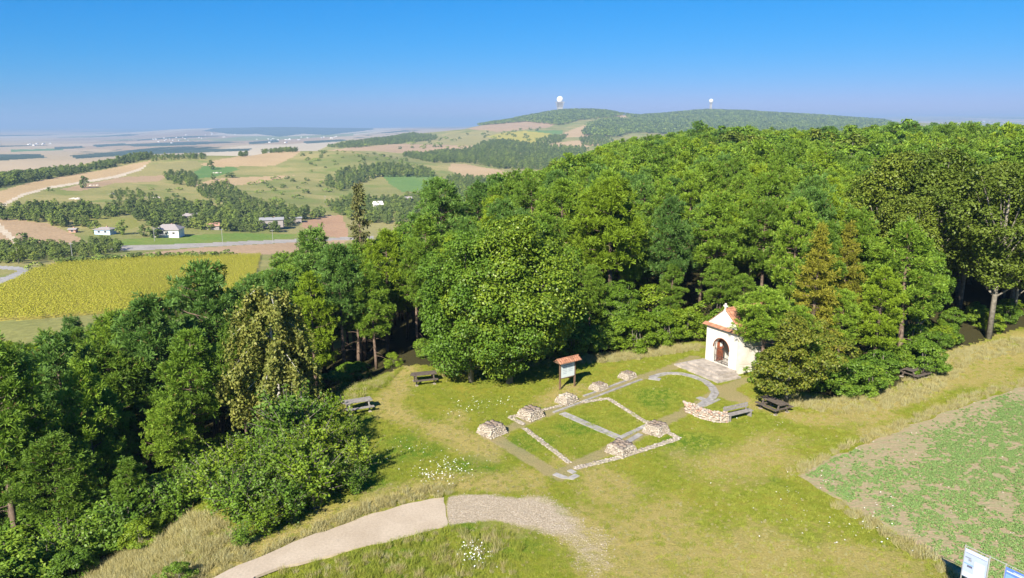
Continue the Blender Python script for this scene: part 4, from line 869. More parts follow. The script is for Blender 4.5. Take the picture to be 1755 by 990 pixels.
# ---- radar domes
DOME = plain('white_dome', (.85, .86, .87), .03, .3, .6, 0); CONC = plain('grey_concrete', (.36, .35, .34), .15, .3, .9, .1)
def radome(px, py, ptop, rad, hs, label, d):
    a, b, w = pray(px, py); h_ = math.hypot(a, b); x, y = d * a / h_, d * b / h_; z = ground(x, y); top = CAMH + d * pray(px, ptop)[2] / math.hypot(*pray(px, ptop)[:2])
    t = thing('radar_tower', (x, y, z - 2), .3, label, 'radar dome'); H = top - z + 2; c = H - rad
    bm = bmesh.new(); bmesh.ops.create_icosphere(bm, subdivisions=3, radius=rad); bmesh.ops.translate(bm, verts=bm.verts, vec=(0, 0, c)); me = bpy.data.meshes.new('dome'); bm.to_mesh(me); bm.free(); me.materials.append(DOME); obj('dome', me, t)
    MB().box((0, 0, (c - rad * .7) / 2), (hs * .62, hs * .62, c - rad * .7)).build('tower', CONC, t)
    for k in range(3 if hs > rad * 1.5 else 1): MB().box((0, 0, c - rad * (.85 + .55 * k)), (hs * (1 - .12 * k),) * 2 + (rad * .28,)).build('platform', CONC, t)
    return t
radome(959.5, 186, 164.5, 15.0, 34, 'large white radar dome on a stepped grey tower on the nearer hilltop', 3520)
radome(1218, 186, 169, 10.5, 14, 'smaller white radar dome on a slim tower on the longer hill', 4000)
# ---- far village: tiny white buildings out on the plain
vb = MB()
for cx_, cy_, n, sx_, sy_ in ((290, 240, 14, 18, 2.5), (60, 248, 8, 22, 1.5), (350, 232, 10, 30, 3), (480, 240, 12, 20, 2), (1690, 208, 10, 50, 2), (560, 236, 8, 25, 2)):
    for _ in range(n):
        x, y, z = hit(cx_ + gw.normal() * sx_, cy_ + gw.normal() * sy_, 3000); s = gw.uniform(9, 20); vb.box((x, y, z + 3), (s, s * .6, 7), gw.random() * 3)
tag(vb.build('far_village', WHITEWALL), 'scattered white buildings of far villages out on the plain', 'village', kind='stuff')
# ================================================================== THE SITE: chapel, ruin, tables
WHITE = plain('lime_wash', (.70, .675, .62), .06, 1.3, .9, .2, dark=(.56, .52, .45)); TILE = plain('terracotta', (.34, .165, .10), .35, 3, .85, .3, objvar=.25); REDWOOD = plain('red_brown_wood', (.24, .075, .035), .3, 6, .6, .2); IRON = plain('wrought_iron', (.035, .033, .032), .2, 9, .5, .1, .5)
STEPS = plain('weathered_slab', (.34, .30, .26), .3, 2.2, .9, .5, objvar=.14); SLAB = plain('grey_slab', (.29, .275, .26), .25, 3, .9, .4, objvar=.15); WOOD = plain('weathered_dark_wood', (.105, .085, .07), .35, 7, .85, .5); GREYWOOD = plain('silvery_wood', (.24, .22, .20), .3, 7, .85, .5); POSTW = plain('brown_post', (.15, .095, .06), .3, 7, .8, .4)
MORTAR = plain('pale_mortar', (.33, .29, .24), .2, 5, .95, .5)
def _stonemat(name, cs):
    m, nt, b = nmat(name); isl = N(nt, 'NewGeometry').outputs['Random Per Island']; c = ramp(nt, isl, [(i / (len(cs) - 1), q) for i, q in enumerate(cs)]).outputs[0]
    n = noise(nt, wpos(nt), 9, 4, .7); c = mix(nt, .7, c, ramp(nt, n, [(.3, (.65,) * 3), (.7, (1.2,) * 3)]).outputs[0], 'MULTIPLY')
    nt.links.new(c, b.inputs['Base Color']); b.inputs['Roughness'].default_value = .95; b.inputs['Specular IOR Level'].default_value = .15; bump(nt, b, n, .5, .03); return m
RUBBLE = _stonemat('white_rubble', [(.22, .18, .135), (.39, .335, .265), (.48, .425, .35), (.32, .265, .195), (.54, .49, .41)]); CAPS = _stonemat('brown_cap_stone', [(.18, .14, .105), (.25, .19, .145), (.21, .18, .155), (.28, .22, .17)]); BRICKY = _stonemat('mixed_wall_stone', [(.50, .44, .37), (.38, .22, .15), (.46, .39, .31), (.33, .28, .23), (.55, .50, .43), (.42, .27, .19)])
_ico = bmesh.new(); bmesh.ops.create_icosphere(_ico, subdivisions=1, radius=1); ICV = np.array([v.co[:] for v in _ico.verts]); ICF = np.array([[v.index for v in f.verts] for f in _ico.faces]); _ico.free()
gs = np.random.default_rng(9)
def stones(C, S, flatten=.7):
    """knobbly stones at C with radii S"""
    C = np.asarray(C, float); n = len(C); S = np.broadcast_to(np.asarray(S, float), (n,))
    V = ICV[None] * (1 + gs.uniform(-.22, .22, (n, len(ICV), 1))); V = np.sign(V) * np.abs(V) ** .75
    a = gs.random(n) * 6.283; ca, sa = np.cos(a)[:, None], np.sin(a)[:, None]; st = gs.uniform(.75, 1.35, n)[:, None]
    x = V[..., 0] * st; y = V[..., 1] / st
    V = np.stack([x * ca - y * sa, x * sa + y * ca, V[..., 2] * flatten], -1) * S[:, None, None] + C[:, None, :]
    return V.reshape(-1, 3), (ICF[None] + (np.arange(n) * len(ICV))[:, None, None]).reshape(-1, 3)
# ---- chapel
PL = .42                                                   # the chapel stands on its stepped platform
CL, CC = Vector(flat(1208.5, 614.5, PL)), Vector(flat(1260.5, 634.5, PL)); u = (CC - CL); CWID = u.length; CRZ = math.atan2(u.y, u.x)
ch = thing('chapel', CL, CRZ, 'small white chapel with red tiled roof, arched doorway and cross', 'chapel')
W, Dp, Hw, Ha = CWID, 4.4, 3.05, 4.62; dl, dr, sp = W * .25, W * .76, 1.35; rr = (dr - dl) / 2; um = (dl + dr) / 2
arch = [(um - rr * math.cos(a), sp + rr * math.sin(a)) for a in np.linspace(0, math.pi, 19)]
MB().prism([(0, -.5), (dl, -.5)] + arch + [(dr, -.5), (W, -.5), (W, Hw), (0, Hw)], 0, .42, 'y').build('front_wall', WHITE, ch)
for nm, c, s in (('side_wall', (W - .2, (.42 + Dp) / 2, Hw / 2 - .25), (.4, Dp - .42, Hw + .5)), ('side_wall', (.2, (.42 + Dp) / 2, Hw / 2 - .25), (.4, Dp - .42, Hw + .5)), ('back_wall', (W / 2, Dp - .2, Hw / 2 - .25), (W - .8, .4, Hw + .5)), ('floor', (W / 2, 2.2, -.05), (W - .8, 3.56, .1)), ('threshold', (um, .22, -.23), (dr - dl - .004, .4, .45)), ('ceiling', (W / 2, 2.2, Hw - .06), (W - .8, 3.56, .1))): MB().box(c, s).build(nm, WHITE, ch)
MB().prism([(.02, Hw + .2), (W - .02, Hw + .2), (W / 2, Ha)], .03, .42, 'y').build('gable', WHITE, ch)
MB().prism([(-.12, Hw), (W + .12, Hw), (W + .12, Hw + .07), (-.12, Hw + .07)], -.12, .3, 'y').build('moulding', WHITE, ch)
# tiled pent cornice across the front
cor = thing('cornice', (0, 0, 0), 0, None, None); cor.parent = ch
nt_ = 26
for k in range(nt_):
    x0 = -.28 + (W + .56) * k / nt_; wd = (W + .56) / nt_
    o = MB(); o.add([(x0 + wd * q, yy, zz + .03 * math.sin(math.pi * q)) for q in (0, .25, .5, .75, .98) for yy, zz in ((-.32, Hw + .075), (.03, Hw + .24), (-.32, Hw + .035), (.03, Hw + .2))], [(4 * i + a, 4 * i + b, 4 * i + 4 + b, 4 * i + 4 + a) for i in range(4) for a, b in ((0, 1), (3, 2), (2, 0), (1, 3))] + [(0, 2, 3, 1), (16, 17, 19, 18)]); o.build('tile', TILE, cor)
# main roof, two slopes of tiles along the depth
rf = thing('roof', (0, 0, 0), 0, None, None); rf.parent = ch
for sgn in (-1, 1):
    ex, ez = W / 2 + sgn * (W / 2 + .3), Hw + .03; tx, tz_ = W / 2, Ha + .1
    for r_ in range(9):
        for c_ in range(16):
            a, b = r_ / 9, (r_ + 1.12) / 9; y0 = .16 + (Dp + .1) * c_ / 16; y1 = y0 + (Dp + .1) / 16 * .97
            pt = lambda q, y, dz: (ex + (tx - ex) * min(q, 1), y, ez + (tz_ - ez) * min(q, 1) + dz)
            MB().add([pt(a, y0, .07), pt(a, y1, .07), pt(b, y1, .035), pt(b, y0, .035), pt(a, y0, .03), pt(a, y1, .03), pt(b, y1, 0), pt(b, y0, 0), pt(a, (y0 + y1) / 2, .1), pt(b, (y0 + y1) / 2, .065)],
                     [(0, 8, 9, 3), (8, 1, 2, 9), (4, 7, 6, 5), (0, 4, 5, 1, 8), (3, 9, 2, 6, 7), (0, 3, 7, 4), (1, 5, 6, 2)]).build('tile', TILE, rf)
    MB().add([(ex, .2, ez), (tx, .2, tz_), (tx, Dp + .2, tz_), (ex, Dp + .2, ez), (ex, .2, ez - .08), (tx, .2, tz_ - .08), (tx, Dp + .2, tz_ - .08), (ex, Dp + .2, ez - .08)], [(0, 1, 2, 3), (7, 6, 5, 4), (0, 4, 5, 1), (3, 2, 6, 7), (0, 3, 7, 4), (1, 5, 6, 2)]).build('roof_deck', WOOD, ch)
MB().tube([(W / 2, .2, Ha + .14), (W / 2, Dp + .2, Ha + .14)], [.1, .1], 8).build('ridge_tile', TILE, rf)
cr_ = MB().box((W / 2, .22, Ha + .3), (.12, .12, .6)).build('cross', WHITE, ch); MB().box((W / 2, .22, Ha + .38), (.4, .11, .12)).build('cross_arm', WHITE, cr_); MB().box((W / 2, .22, Ha + .02), (.2, .2, .12)).build('cross_base', WHITE, cr_)
ins = [(um - (rr + .05) * math.cos(a), sp + (rr + .05) * math.sin(a)) for a in np.linspace(0, math.pi, 19)]
fr = MB()
for i in range(18):
    (x1, z1), (x2, z2) = arch[i], arch[i + 1]; (x3, z3), (x4, z4) = ins[i], ins[i + 1]; V_ = [(x1, -.025, z1), (x2, -.025, z2), (x4, -.025, z4), (x3, -.025, z3), (x1, .1, z1), (x2, .1, z2), (x4, -.002, z4), (x3, -.002, z3)]; fr.add(V_, [(0, 1, 2, 3), (0, 4, 5, 1), (3, 2, 6, 7)])
fr.build('arch_surround', REDWOOD, ch)
dleaf = MB().box((.3, 0, 1.0), (.6, .05, 1.96)).build('door', REDWOOD, ch, (dl + .05, .4, .02), R(80)); [MB().box((.3, -.03, zc), (.42, .03, .7)).build('door_panel', REDWOOD, dleaf) for zc in (.5, 1.4)]; MB().box((.34, -.055, 1.45), (.24, .01, .4)).build('notice', WHITE, dleaf); MB().box((.55, -.04, 1.0), (.04, .06, .16)).build('door_handle', IRON, dleaf)
gt = thing('gate', (0, .14, 0), 0, None, None); gt.parent = ch
for k in range(11):
    x = dl + .06 + (dr - dl - .12) * k / 10; top = sp + math.sqrt(max(0, rr * rr - (x - um) ** 2)) - .04 if k in (0, 5, 10) else sp * .92
    MB().tube([(x, 0, .04), (x, 0, top)], [.013 if k % 5 else .022] * 2, 5).build('bar', IRON, gt)
for zc in (.12, .62, sp * .92): MB().box((um, 0, zc), (dr - dl - .06, .025, .03)).build('rail', IRON, gt)
for k in range(5):
    x = dl + .22 + (dr - dl - .44) * k / 4; MB().tube([(x + .13 * math.cos(a), 0, .37 + .17 * math.sin(a)) for a in np.linspace(0, 6.283, 13)], [.012] * 13, 4, False).build('scroll', IRON, gt)
MB().box((W / 2, Dp - .9, .5), (1.3, .6, 1.0)).build('altar', WHITE, ch); MB().box((W / 2, Dp - .5, 1.6), (.8, .08, 1.0)).build('altar_picture', REDWOOD, ch); MB().box((W / 2, Dp - 1.21, .75), (1.0, .02, .35)).build('altar_cloth', REDROOF, ch)
# steps in front of the door
st = thing('stone_steps', CL - Vector((0, 0, PL)), CRZ, 'broad grey stone steps in front of the chapel door', 'steps')
for k, (x0, x1, y0, h_) in enumerate(((-.2, W + .1, -1.75, .42), (-.55, W + .4, -2.2, .28), (-.9, W + .75, -2.65, .14))):
    nS = 6; yb = -.003 if k == 0 else -.05
    for j in range(nS):                                   # each step is laid from slabs
        a, b = x0 + (x1 - x0) * j / nS, x0 + (x1 - x0) * (j + 1) / nS
        if k == 0:
            for (ya, yb_) in ((y0, y0 * .52), (y0 * .52 + .012, -.003)): MB().box(((a + b) / 2, (ya + yb_) / 2, h_ / 2 + gs.normal() * .004), (b - a - .012, yb_ - ya, h_)).build('slab', STEPS, st)
        else:
            MB().box(((a + b) / 2, (y0 + (-1.76, -2.21)[k - 1]) / 2, h_ / 2 + gs.normal() * .004), (b - a - .012, (-1.76, -2.21)[k - 1] - y0, h_)).build('slab', STEPS, st)
    if k:
        for sx in (x0, x1 - .34):
            pw_ = .335
            MB().box((sx + pw_ / 2 + .0, ((-1.765, -2.215)[k - 1] - .1) / 2, h_ / 2), (pw_, -(-1.765, -2.215)[k - 1] - .1, h_)).build('slab', STEPS, st)
# ---- piers of the ruin
def pier_mesh(seed, w, d, h, taper=.78):
    g = np.random.default_rng(seed); core = MB(); q = taper * .97
    core.add([(sx * w / 2 * .97 * (1 if z == 0 else q), sy * d / 2 * .97 * (1 if z == 0 else q), z) for z in (0, h * .97) for sx, sy in ((-1, -1), (1, -1), (1, 1), (-1, 1))], [(3, 2, 1, 0), (4, 5, 6, 7), (0, 1, 5, 4), (1, 2, 6, 5), (2, 3, 7, 6), (3, 0, 4, 7)])
    C, S = [], []
    for row in range(max(3, int(h / .115))):
        z = .05 + row * .115; k = 1 - (1 - taper) * z / h
        if z > h - .04: break
        for side in range(4):
            L, o = (w * k, d * k / 2) if side % 2 == 0 else (d * k, w * k / 2); nn = int(L / .15)
            for j in range(nn + 1):
                t = -L / 2 + L * (j + g.uniform(-.2, .2)) / nn; p = ((t, -o), (o, t), (t, o), (-o, t))[side]; C.append((p[0], p[1], z + g.normal() * .02)); S.append(g.uniform(.05, .105))
    V, F = stones(C, S); cc, cs = [], []
    n = int(w * taper / .3)
    for i in range(n):
        for j in range(int(d * taper / .26)): cc.append((-w * taper / 2 + w * taper * (i + .5 + g.normal() * .12) / n, -d * taper / 2 + d * taper * (j + .5 + g.normal() * .12) / int(d * taper / .26), h + g.uniform(-.02, .05))); cs.append(g.uniform(.17, .24))
    V2, F2 = stones(cc, cs, .32)
    return core.mesh('core', MORTAR), np_mesh('rubble_facing', V, F, [RUBBLE]), np_mesh('cap_stones', V2, F2, [CAPS]), np_mesh('cap_stones', V2, F2, [RUBBLE])
ax = math.atan2(flat(1075, 648)[1] - flat(842, 742)[1], flat(1075, 648)[0] - flat(842, 742)[0])
PM = [pier_mesh(31, 1.65, 1.55, .7, .7), pier_mesh(32, 1.7, 1.35, .62, .7), pier_mesh(33, 1.75, 1.6, .68, .78)]
for px, py, v, s, lb, cap in ((843, 744, 0, 1.0, 'stone pier at the near left corner of the ruin, first of the row', 2), (909, 716, 0, .97, 'brown-capped stone pier second from the left in the row', 2), (971, 690, 1, .92, 'all-white low stone pier in front of the notice board', 3), (1026, 668, 1, .82, 'stone pier right of the notice board with brown top', 2), (1075, 649, 1, .84, 'last low stone pier of the row nearest the chapel', 2),
                           (1064, 776, 2, .93, 'broad low stone pier at the front right of the ruin', 2), (1124, 742, 0, .92, 'brown-topped stone pier at the right end of the white stone line', 2)):
    x, y, _ = flat(px, py - 2); t = thing('stone_pier', (x, y, 0), ax + gs.normal() * .06, lb, 'stone pier', None, s * .9); obj('core', PM[v][0], t); tag(obj('rubble_facing', PM[v][1], t), kind='stuff'); tag(obj('cap_stones', PM[v][cap], t), kind='stuff')
# ---- rubble footings (white stone lines)
def footing(pts, width, label):
    P = [Vector(flat(*p)) for p in pts]; t = thing('stone_footing', P[0], 0, label, 'stone footing'); bed = MB(); C, S = [], []
    for a, b in zip(P[:-1], P[1:]):
        a, b = a - P[0], b - P[0]; d = (b - a); L = d.length; d.normalize(); s = Vector((-d.y, d.x, 0)); bed.bar(a + Vector((0, 0, .03)), b + Vector((0, 0, .03)), width * .92, .03)
        for _ in range(int(L * width * 95)):
            q = a + d * gs.uniform(-.1, L + .1) + s * gs.uniform(-.5, .5) * width; C.append((q.x, q.y, .035 + gs.uniform(-.02, .03))); S.append(gs.uniform(.035, .09))
    V, F = stones(C, S, .4); bed.build('mortar_bed', MORTAR, t); tag(obj('rubble', np_mesh('rubble', V, F, [RUBBLE]), t), kind='stuff')
footing([(873, 715), (897, 727)], .4, 'short white stone line beside the second pier'); footing([(900, 735), (975, 793)], .36, 'white stone line crossing the left half of the lawn plan'); footing([(985, 803), (1060, 785), (1162, 752)], .42, 'white stone line along the front edge of the ruin plan')
footing([(1163, 751), (1138, 738)], .38, 'short white stone return at the right corner of the plan'); footing([(998, 690), (1042, 683), (1112, 727)], .36, 'white stone line bent round the upper lawn panel'); footing([(930, 703), (962, 695)], .34, 'short white stone line between second and third piers'); footing([(873, 715), (893, 712)], .45, 'stub of white stones left of the second pier')
# ---- grey slab strips
def slab_strip(pts, width, rows, label, name='slab_strip', L0=.55, z=.045):
    P = [Vector(flat(*p)) for p in pts]; t = thing(name, P[0], 0, label, 'paving'); pts_ = [p - P[0] for p in P]
    seg = [0]
    for a, b in zip(pts_[:-1], pts_[1:]): seg.append(seg[-1] + (b - a).length)
    def at(s):
        s = min(max(s, 0), seg[-1]); i = min(np.searchsorted(seg, s, 'right') - 1, len(pts_) - 2); d = (pts_[i + 1] - pts_[i]).normalized(); return pts_[i] + d * (s - seg[i]), Vector((-d.y, d.x, 0))
    n = max(1, int(seg[-1] / L0))
    for r_ in range(rows):
        for k in range(n):
            s0 = seg[-1] * (k + .5 * (r_ % 2) * (k > 0)) / n; s1 = min(seg[-1], seg[-1] * (k + 1 + .5 * (r_ % 2)) / n)
            if s1 - s0 < .1: continue
            (a, na), (b, nb) = at(s0 + .012), at(s1 - .012); w0, w1 = -width / 2 + width * r_ / rows + .01, -width / 2 + width * (r_ + 1) / rows - .01; zz = z + gs.normal() * .006
            top = [a + na * w0, b + nb * w0, b + nb * w1, a + na * w1]; MB().add([(q.x, q.y, zz) for q in top] + [(q.x, q.y, -.02) for q in top], [(0, 1, 2, 3), (7, 6, 5, 4), (0, 4, 5, 1), (1, 5, 6, 2), (2, 6, 7, 3), (3, 7, 4, 0)]).build('slab', SLAB, t)
slab_strip([(963, 708), (1065, 752)], .62, 2, 'straight grey slab strip across the lawn plan')
slab_strip([(1068, 762), (1098, 744)], .4, 1, 'short grey kerb strip behind the front pier'); slab_strip([(1060, 752), (1072, 746), (1110, 728)], .35, 1, 'narrow grey slab edge left of the right pier')
slab_strip([(1116, 647), (1140, 640), (1165, 640), (1188, 645), (1208, 653), (1220, 663), (1226, 673), (1220, 683), (1208, 690), (1198, 697)], .62, 2, 'curved grey slab paving round the apse before the steps', 'apse_paving', .5)
slab_strip([(1112, 648), (1132, 651)], .55, 1, 'grey slab stub at the left end of the apse paving'); slab_strip([(1196, 681), (1215, 688)], .5, 1, 'grey slab stub at the right end of the apse paving'); slab_strip([(1206, 697), (1233, 684)], .25, 1, 'thin grey kerb beside the low curved wall'); slab_strip([(950, 812), (975, 822), (990, 814)], .4, 1, 'grey slab corner at the nearest point of the ruin plan'); slab_strip([(975, 806), (985, 811)], .35, 1, 'single grey slab beside the nearest corner')
slab_strip([(948, 707), (1100, 650)], .22, 1, 'pale slab edging along the lawn side of the pier path', L0=.7); slab_strip([(1000, 679), (1090, 646)], .22, 1, 'pale slab edging along the pier side of the path', L0=.7)
# ---- low curved wall
wl_ = [(1178, 704), (1186, 707), (1200, 714), (1216, 719), (1232, 722), (1246, 722)]; P = [Vector(flat(*p)) for p in wl_]; t = thing('low_stone_wall', P[0], 0, 'low curved ruin wall of white and reddish stone beside the bench', 'stone wall'); C, S, co = [], [], MB()
for i, (a, b) in enumerate(zip(P[:-1], P[1:])):
    a, b = a - P[0], b - P[0]; d = (b - a).normalized(); s = Vector((-d.y, d.x, 0)); L = (b - a).length; co.bar(a + Vector((0, 0, .27)), b + Vector((0, 0, .27)) + d * .05, .5, .54)
    for row in range(4):
        for sd_ in (-1, 1, 0):
            if sd_ == 0 and row < 3: continue
            for j in range(int(L / .1) * (2 if sd_ == 0 else 1)):
                q = a + d * L * gs.random() + s * (sd_ * .27 if sd_ else gs.uniform(-.22, .22)); C.append((q.x, q.y, .07 + row * .155 + gs.normal() * .02 + (.06 if sd_ == 0 else 0))); S.append(gs.uniform(.06, .11))
for row in range(4):
    for j in range(4): C.append((gs.normal() * .15, gs.normal() * .15, .08 + row * .17)); S.append(.15)
V, F = stones(C, S); co.build('core', MORTAR, t); tag(obj('rubble', np_mesh('wall_rubble', V, F, [BRICKY]), t), kind='stuff')
# ---- bench
a, b = Vector(flat(1247, 723)), Vector(flat(1289, 713)); d = b - a; bt = thing('park_bench', (a + b) / 2, math.atan2(d.y, d.x), 'weathered grey wooden bench at the end of the low curved wall', 'bench'); Lb = d.length
for k in range(3): MB().box((0, -.02 + .15 * k, .45), (Lb, .135, .05)).build('seat_plank', GREYWOOD, bt)
for k in range(2): MB().bar((-Lb / 2, .46 + .03 * k, .66 + .17 * k), (Lb / 2, .46 + .03 * k, .66 + .17 * k), .04, .14).build('back_plank', GREYWOOD, bt)
for sx in (-1, 1):
    MB().box((sx * Lb * .42, .13, .21), (.1, .42, .42)).build('leg', GREYWOOD, bt); MB().bar((sx * Lb * .42, .40, .2), (sx * Lb * .42, .53, .92), .08, .05).build('back_post', GREYWOOD, bt)
# ---- picnic tables
def picnic():
    t = thing('picnic_table', (0, 0, 0), 0, 'x', 'picnic table'); L = 1.95
    for k in range(5): MB().box((0, -.32 + .16 * k, .76), (L, .148, .05)).build('top_plank', WOOD, t)
    for s in (-1, 1):
        for k in range(2): MB().box((0, s * (.68 + .145 * k), .45), (L, .132, .05)).build('seat_plank', WOOD, t)
        x = s * L * .36
        for q in (-1, 1): MB().bar((x, q * .26, .73), (x, q * .58, .02), .08, .1).build('leg', WOOD, t)
        MB().box((x + .07, 0, .39), (.06, 1.66, .1)).build('seat_bearer', WOOD, t); MB().box((x + .07, 0, .70), (.06, .7, .07)).build('top_bearer', WOOD, t)
        for q in (-1, 1): MB().box((x, q * .58, .02), (.22, .24, .06)).build('concrete_foot', MORTAR, t)
    return t
pt_ = picnic(); TB = [((1326, 703), (1310, 693), (1342, 707), 'dark picnic table under the small tree right of the chapel'), ((614, 703), (592, 707), (640, 699), 'grey-brown picnic table beside the left thicket'), ((727, 655), (708, 657), (746, 653), 'picnic table in the shade under the large green trees'), ((1566, 646), (1556, 648), (1580, 641), 'picnic table by the dry track at the right forest edge')]
for k, (c, a, b, lb) in enumerate(TB):
    o = pt_ if k == 0 else copy_tree(pt_); o.location = flat(*c); A, B = flat(*a), flat(*b); o.rotation_euler = (0, 0, math.atan2(B[1] - A[1], B[0] - A[0])); o['label'] = lb; HERO.append((*flat(*c)[:2], 1.3))
    if k in (1, 2):
        for chd in [x for x in bpy.data.objects if x.parent == o and x.name.split('.')[0] != 'concrete_foot']: chd.data = chd.data.copy(); chd.data.materials.clear(); chd.data.materials.append(GREYWOOD if k == 1 else WOOD)
# ---- notice board
a, b = Vector(flat(959.5, 668)), Vector(flat(984.5, 661.5)); d = b - a; L = d.length; nb_ = thing('notice_board', (a + b) / 2, math.atan2(d.y, d.x), 'wooden notice board with white panel and small red tiled roof', 'notice board')
for s in (-1, 1): MB().box((s * L / 2, 0, 1.1), (.11, .11, 2.2)).build('post', POSTW, nb_)
BOARD = plain('board_paper', (.52, .58, .57), .06, 3, .5, 0, .4); pn_ = MB().box((0, -.02, 1.5), (L - .13, .04, 1.12)).build('panel', BOARD, nb_); MB().box((0, -.02, .9), (L - .12, .06, .07)).build('rail', POSTW, nb_); MB().box((0, -.02, 2.09), (L - .12, .06, .05)).build('rail', POSTW, nb_)
INK = plain('faded_print', (.22, .25, .30), .15, 20, .6, 0); MB().box((0, -.043, 1.93), (L * .55, .006, .06)).build('heading', INK, pn_)
for k in range(9): MB().box((-L * .2 + (k % 2) * L * .38, -.043, 1.78 - .13 * (k // 2)), (L * .3, .005, .025)).build('text_line', INK, pn_)
rn = thing('board_roof', (0, 0, 0), 0, None, None); rn.parent = nb_; MB().prism([(-.36, 2.2), (0, 2.42), (.36, 2.2)], -L / 2 - .3, L / 2 + .3, 'z').build('gable_block', POSTW, None)
o = bpy.data.objects['gable_block']; o.data.transform(Matrix(((0, 0, 1, 0), (1, 0, 0, 0), (0, 1, 0, 0), (0, 0, 0, 1)))); o.parent = rn
for s in (-1, 1):
    for c_ in range(10):
        x0 = -L / 2 - .33 + (L + .66) * c_ / 10; x1 = x0 + (L + .66) / 10 * .96
        for r_ in range(2):
            q0, q1 = r_ * .5, r_ * .5 + .56; f_ = lambda x, q, dz: (x, s * (.44 * (1 - q)), 2.19 + .27 * min(q, 1) + dz)
            MB().add([f_(x0, q0, .07), f_(x1, q0, .07), f_(x1, q1, .04), f_(x0, q1, .04), f_(x0, q0, .03), f_(x1, q0, .03), f_(x1, q1, .0), f_(x0, q1, .0), f_((x0 + x1) / 2, q0, .11), f_((x0 + x1) / 2, q1, .08)], [(0, 8, 9, 3), (8, 1, 2, 9), (4, 7, 6, 5), (0, 4, 5, 1, 8), (3, 9, 2, 6, 7), (0, 3, 7, 4), (1, 5, 6, 2)]).build('tile', TILE, rn)
MB().tube([(-L / 2 - .33, 0, 2.5), (L / 2 + .33, 0, 2.5)], [.06, .06], 8).build('ridge_tile', TILE, rn)
# ---- small wooden post stand on the bank, white marker post
x, y, z = flat(1446, 676); t = thing('wooden_stand', (x, y, 0), .3, 'short dark wooden post with a slanted top in the tall grass', 'post'); MB().box((0, 0, .5), (.12, .12, 1.0)).build('post', WOOD, t); MB().box((.18, 0, 1.02), (.6, .32, .05)).build('top_board', GREYWOOD, t)
x, y, z = flat(1541, 610); t = thing('marker_post', (x, y, 0), 0, 'white marker post half hidden under the rounded pine', 'post'); MB().tube([(0, 0, 0), (0, 0, .95)], [.06, .055], 8).build('shaft', WHITE, t); MB().tube([(0, 0, .95), (0, 0, 1.08)], [.075, .05], 8).build('cap', METAL, t)
# ---- information stands at the edge of the crop field, bottom right
POSTER = plain('pale_poster', (.36, .42, .62), .06, 2, .5, 0, .4); BLUEP = plain('blue_poster', (.10, .19, .72), .25, 1.5, .5, 0, .4); PALEB = plain('light_band', (.50, .55, .68), .03, 3, .5, 0); INKD = plain('dark_print', (.10, .11, .16), .2, 20, .6, 0); MIDB = plain('mid_blue', (.2, .36, .85), .15, 3, .5, 0)
def upat(px, py, base):
    """height above a ground point that shows at photo row py"""
    best = min(np.linspace(0, 5, 501), key=lambda h: abs(project(base[0], base[1], h)[1] - py)); return float(best)
A_ = Vector((18.85, 27.2, 0)); dirn = Vector((.52, -.854, 0)).normalized(); rzS = math.atan2(dirn.y, dirn.x)
for k, (off, wid, top, lb) in enumerate(((0, .95, 2.95, 'white and pale blue information panel on metal posts at the crop field edge'), (1.55, 1.15, 2.95, 'bright blue information panel beside the white one'))):
    p0 = A_ + dirn * off; t = thing('information_panel', p0, rzS, lb, 'sign')
    for s in (0, wid): MB().tube([(s, 0, 0), (s, 0, top)], [.025, .025], 8).build('post', METAL, t)
    ph = 1.25; pn2 = MB().box((wid / 2, -.03, top - .12 - ph / 2), (wid - .06, .02, ph)).build('panel', (POSTER, BLUEP)[k], t)
    zt = top - .12
    if k == 0:
        MB().box((wid / 2, -.044, zt - .07), (wid - .1, .006, .12)).build('header_band', PALEB, pn2); MB().box((wid * .5, -.044, zt - .16), (wid - .12, .006, .025)).build('rule', INK, pn2); MB().box((wid * .2, -.044, zt - .36), (.24, .006, .06)).build('text_block', INK, pn2); MB().box((wid * .28, -.044, zt - .45), (.12, .006, .09)).build('picture', INK, pn2); MB().box((wid * .25, -.044, zt - .64), (.36, .006, .045)).build('text_block', MIDB, pn2); MB().box((wid * .3, -.044, zt - .73), (.2, .006, .09)).build('picture', INKD, pn2); MB().box((wid * .68, -.044, zt - .7), (.4, .006, .6)).build('map', PALEB, pn2); MB().box((wid / 2, -.044, zt - 1.12), (wid - .1, .006, .2)).build('footer_band', PALEB, pn2)
    else:
        MB().box((wid / 2, -.044, zt - .15), (wid - .14, .006, .05)).build('title_line', PALEB, pn2); MB().box((wid * .55, -.044, zt - .09), (wid * .55, .006, .025)).build('title_line', PALEB, pn2); MB().box((wid / 2, -.044, zt - .65), (wid - .12, .006, .75)).build('picture', MIDB, pn2)
    MB().tube([(0, 0, top - .03), (wid if k else 1.55, 0, top - .03)], [.015, .015], 6).build('top_rail', METAL, t)
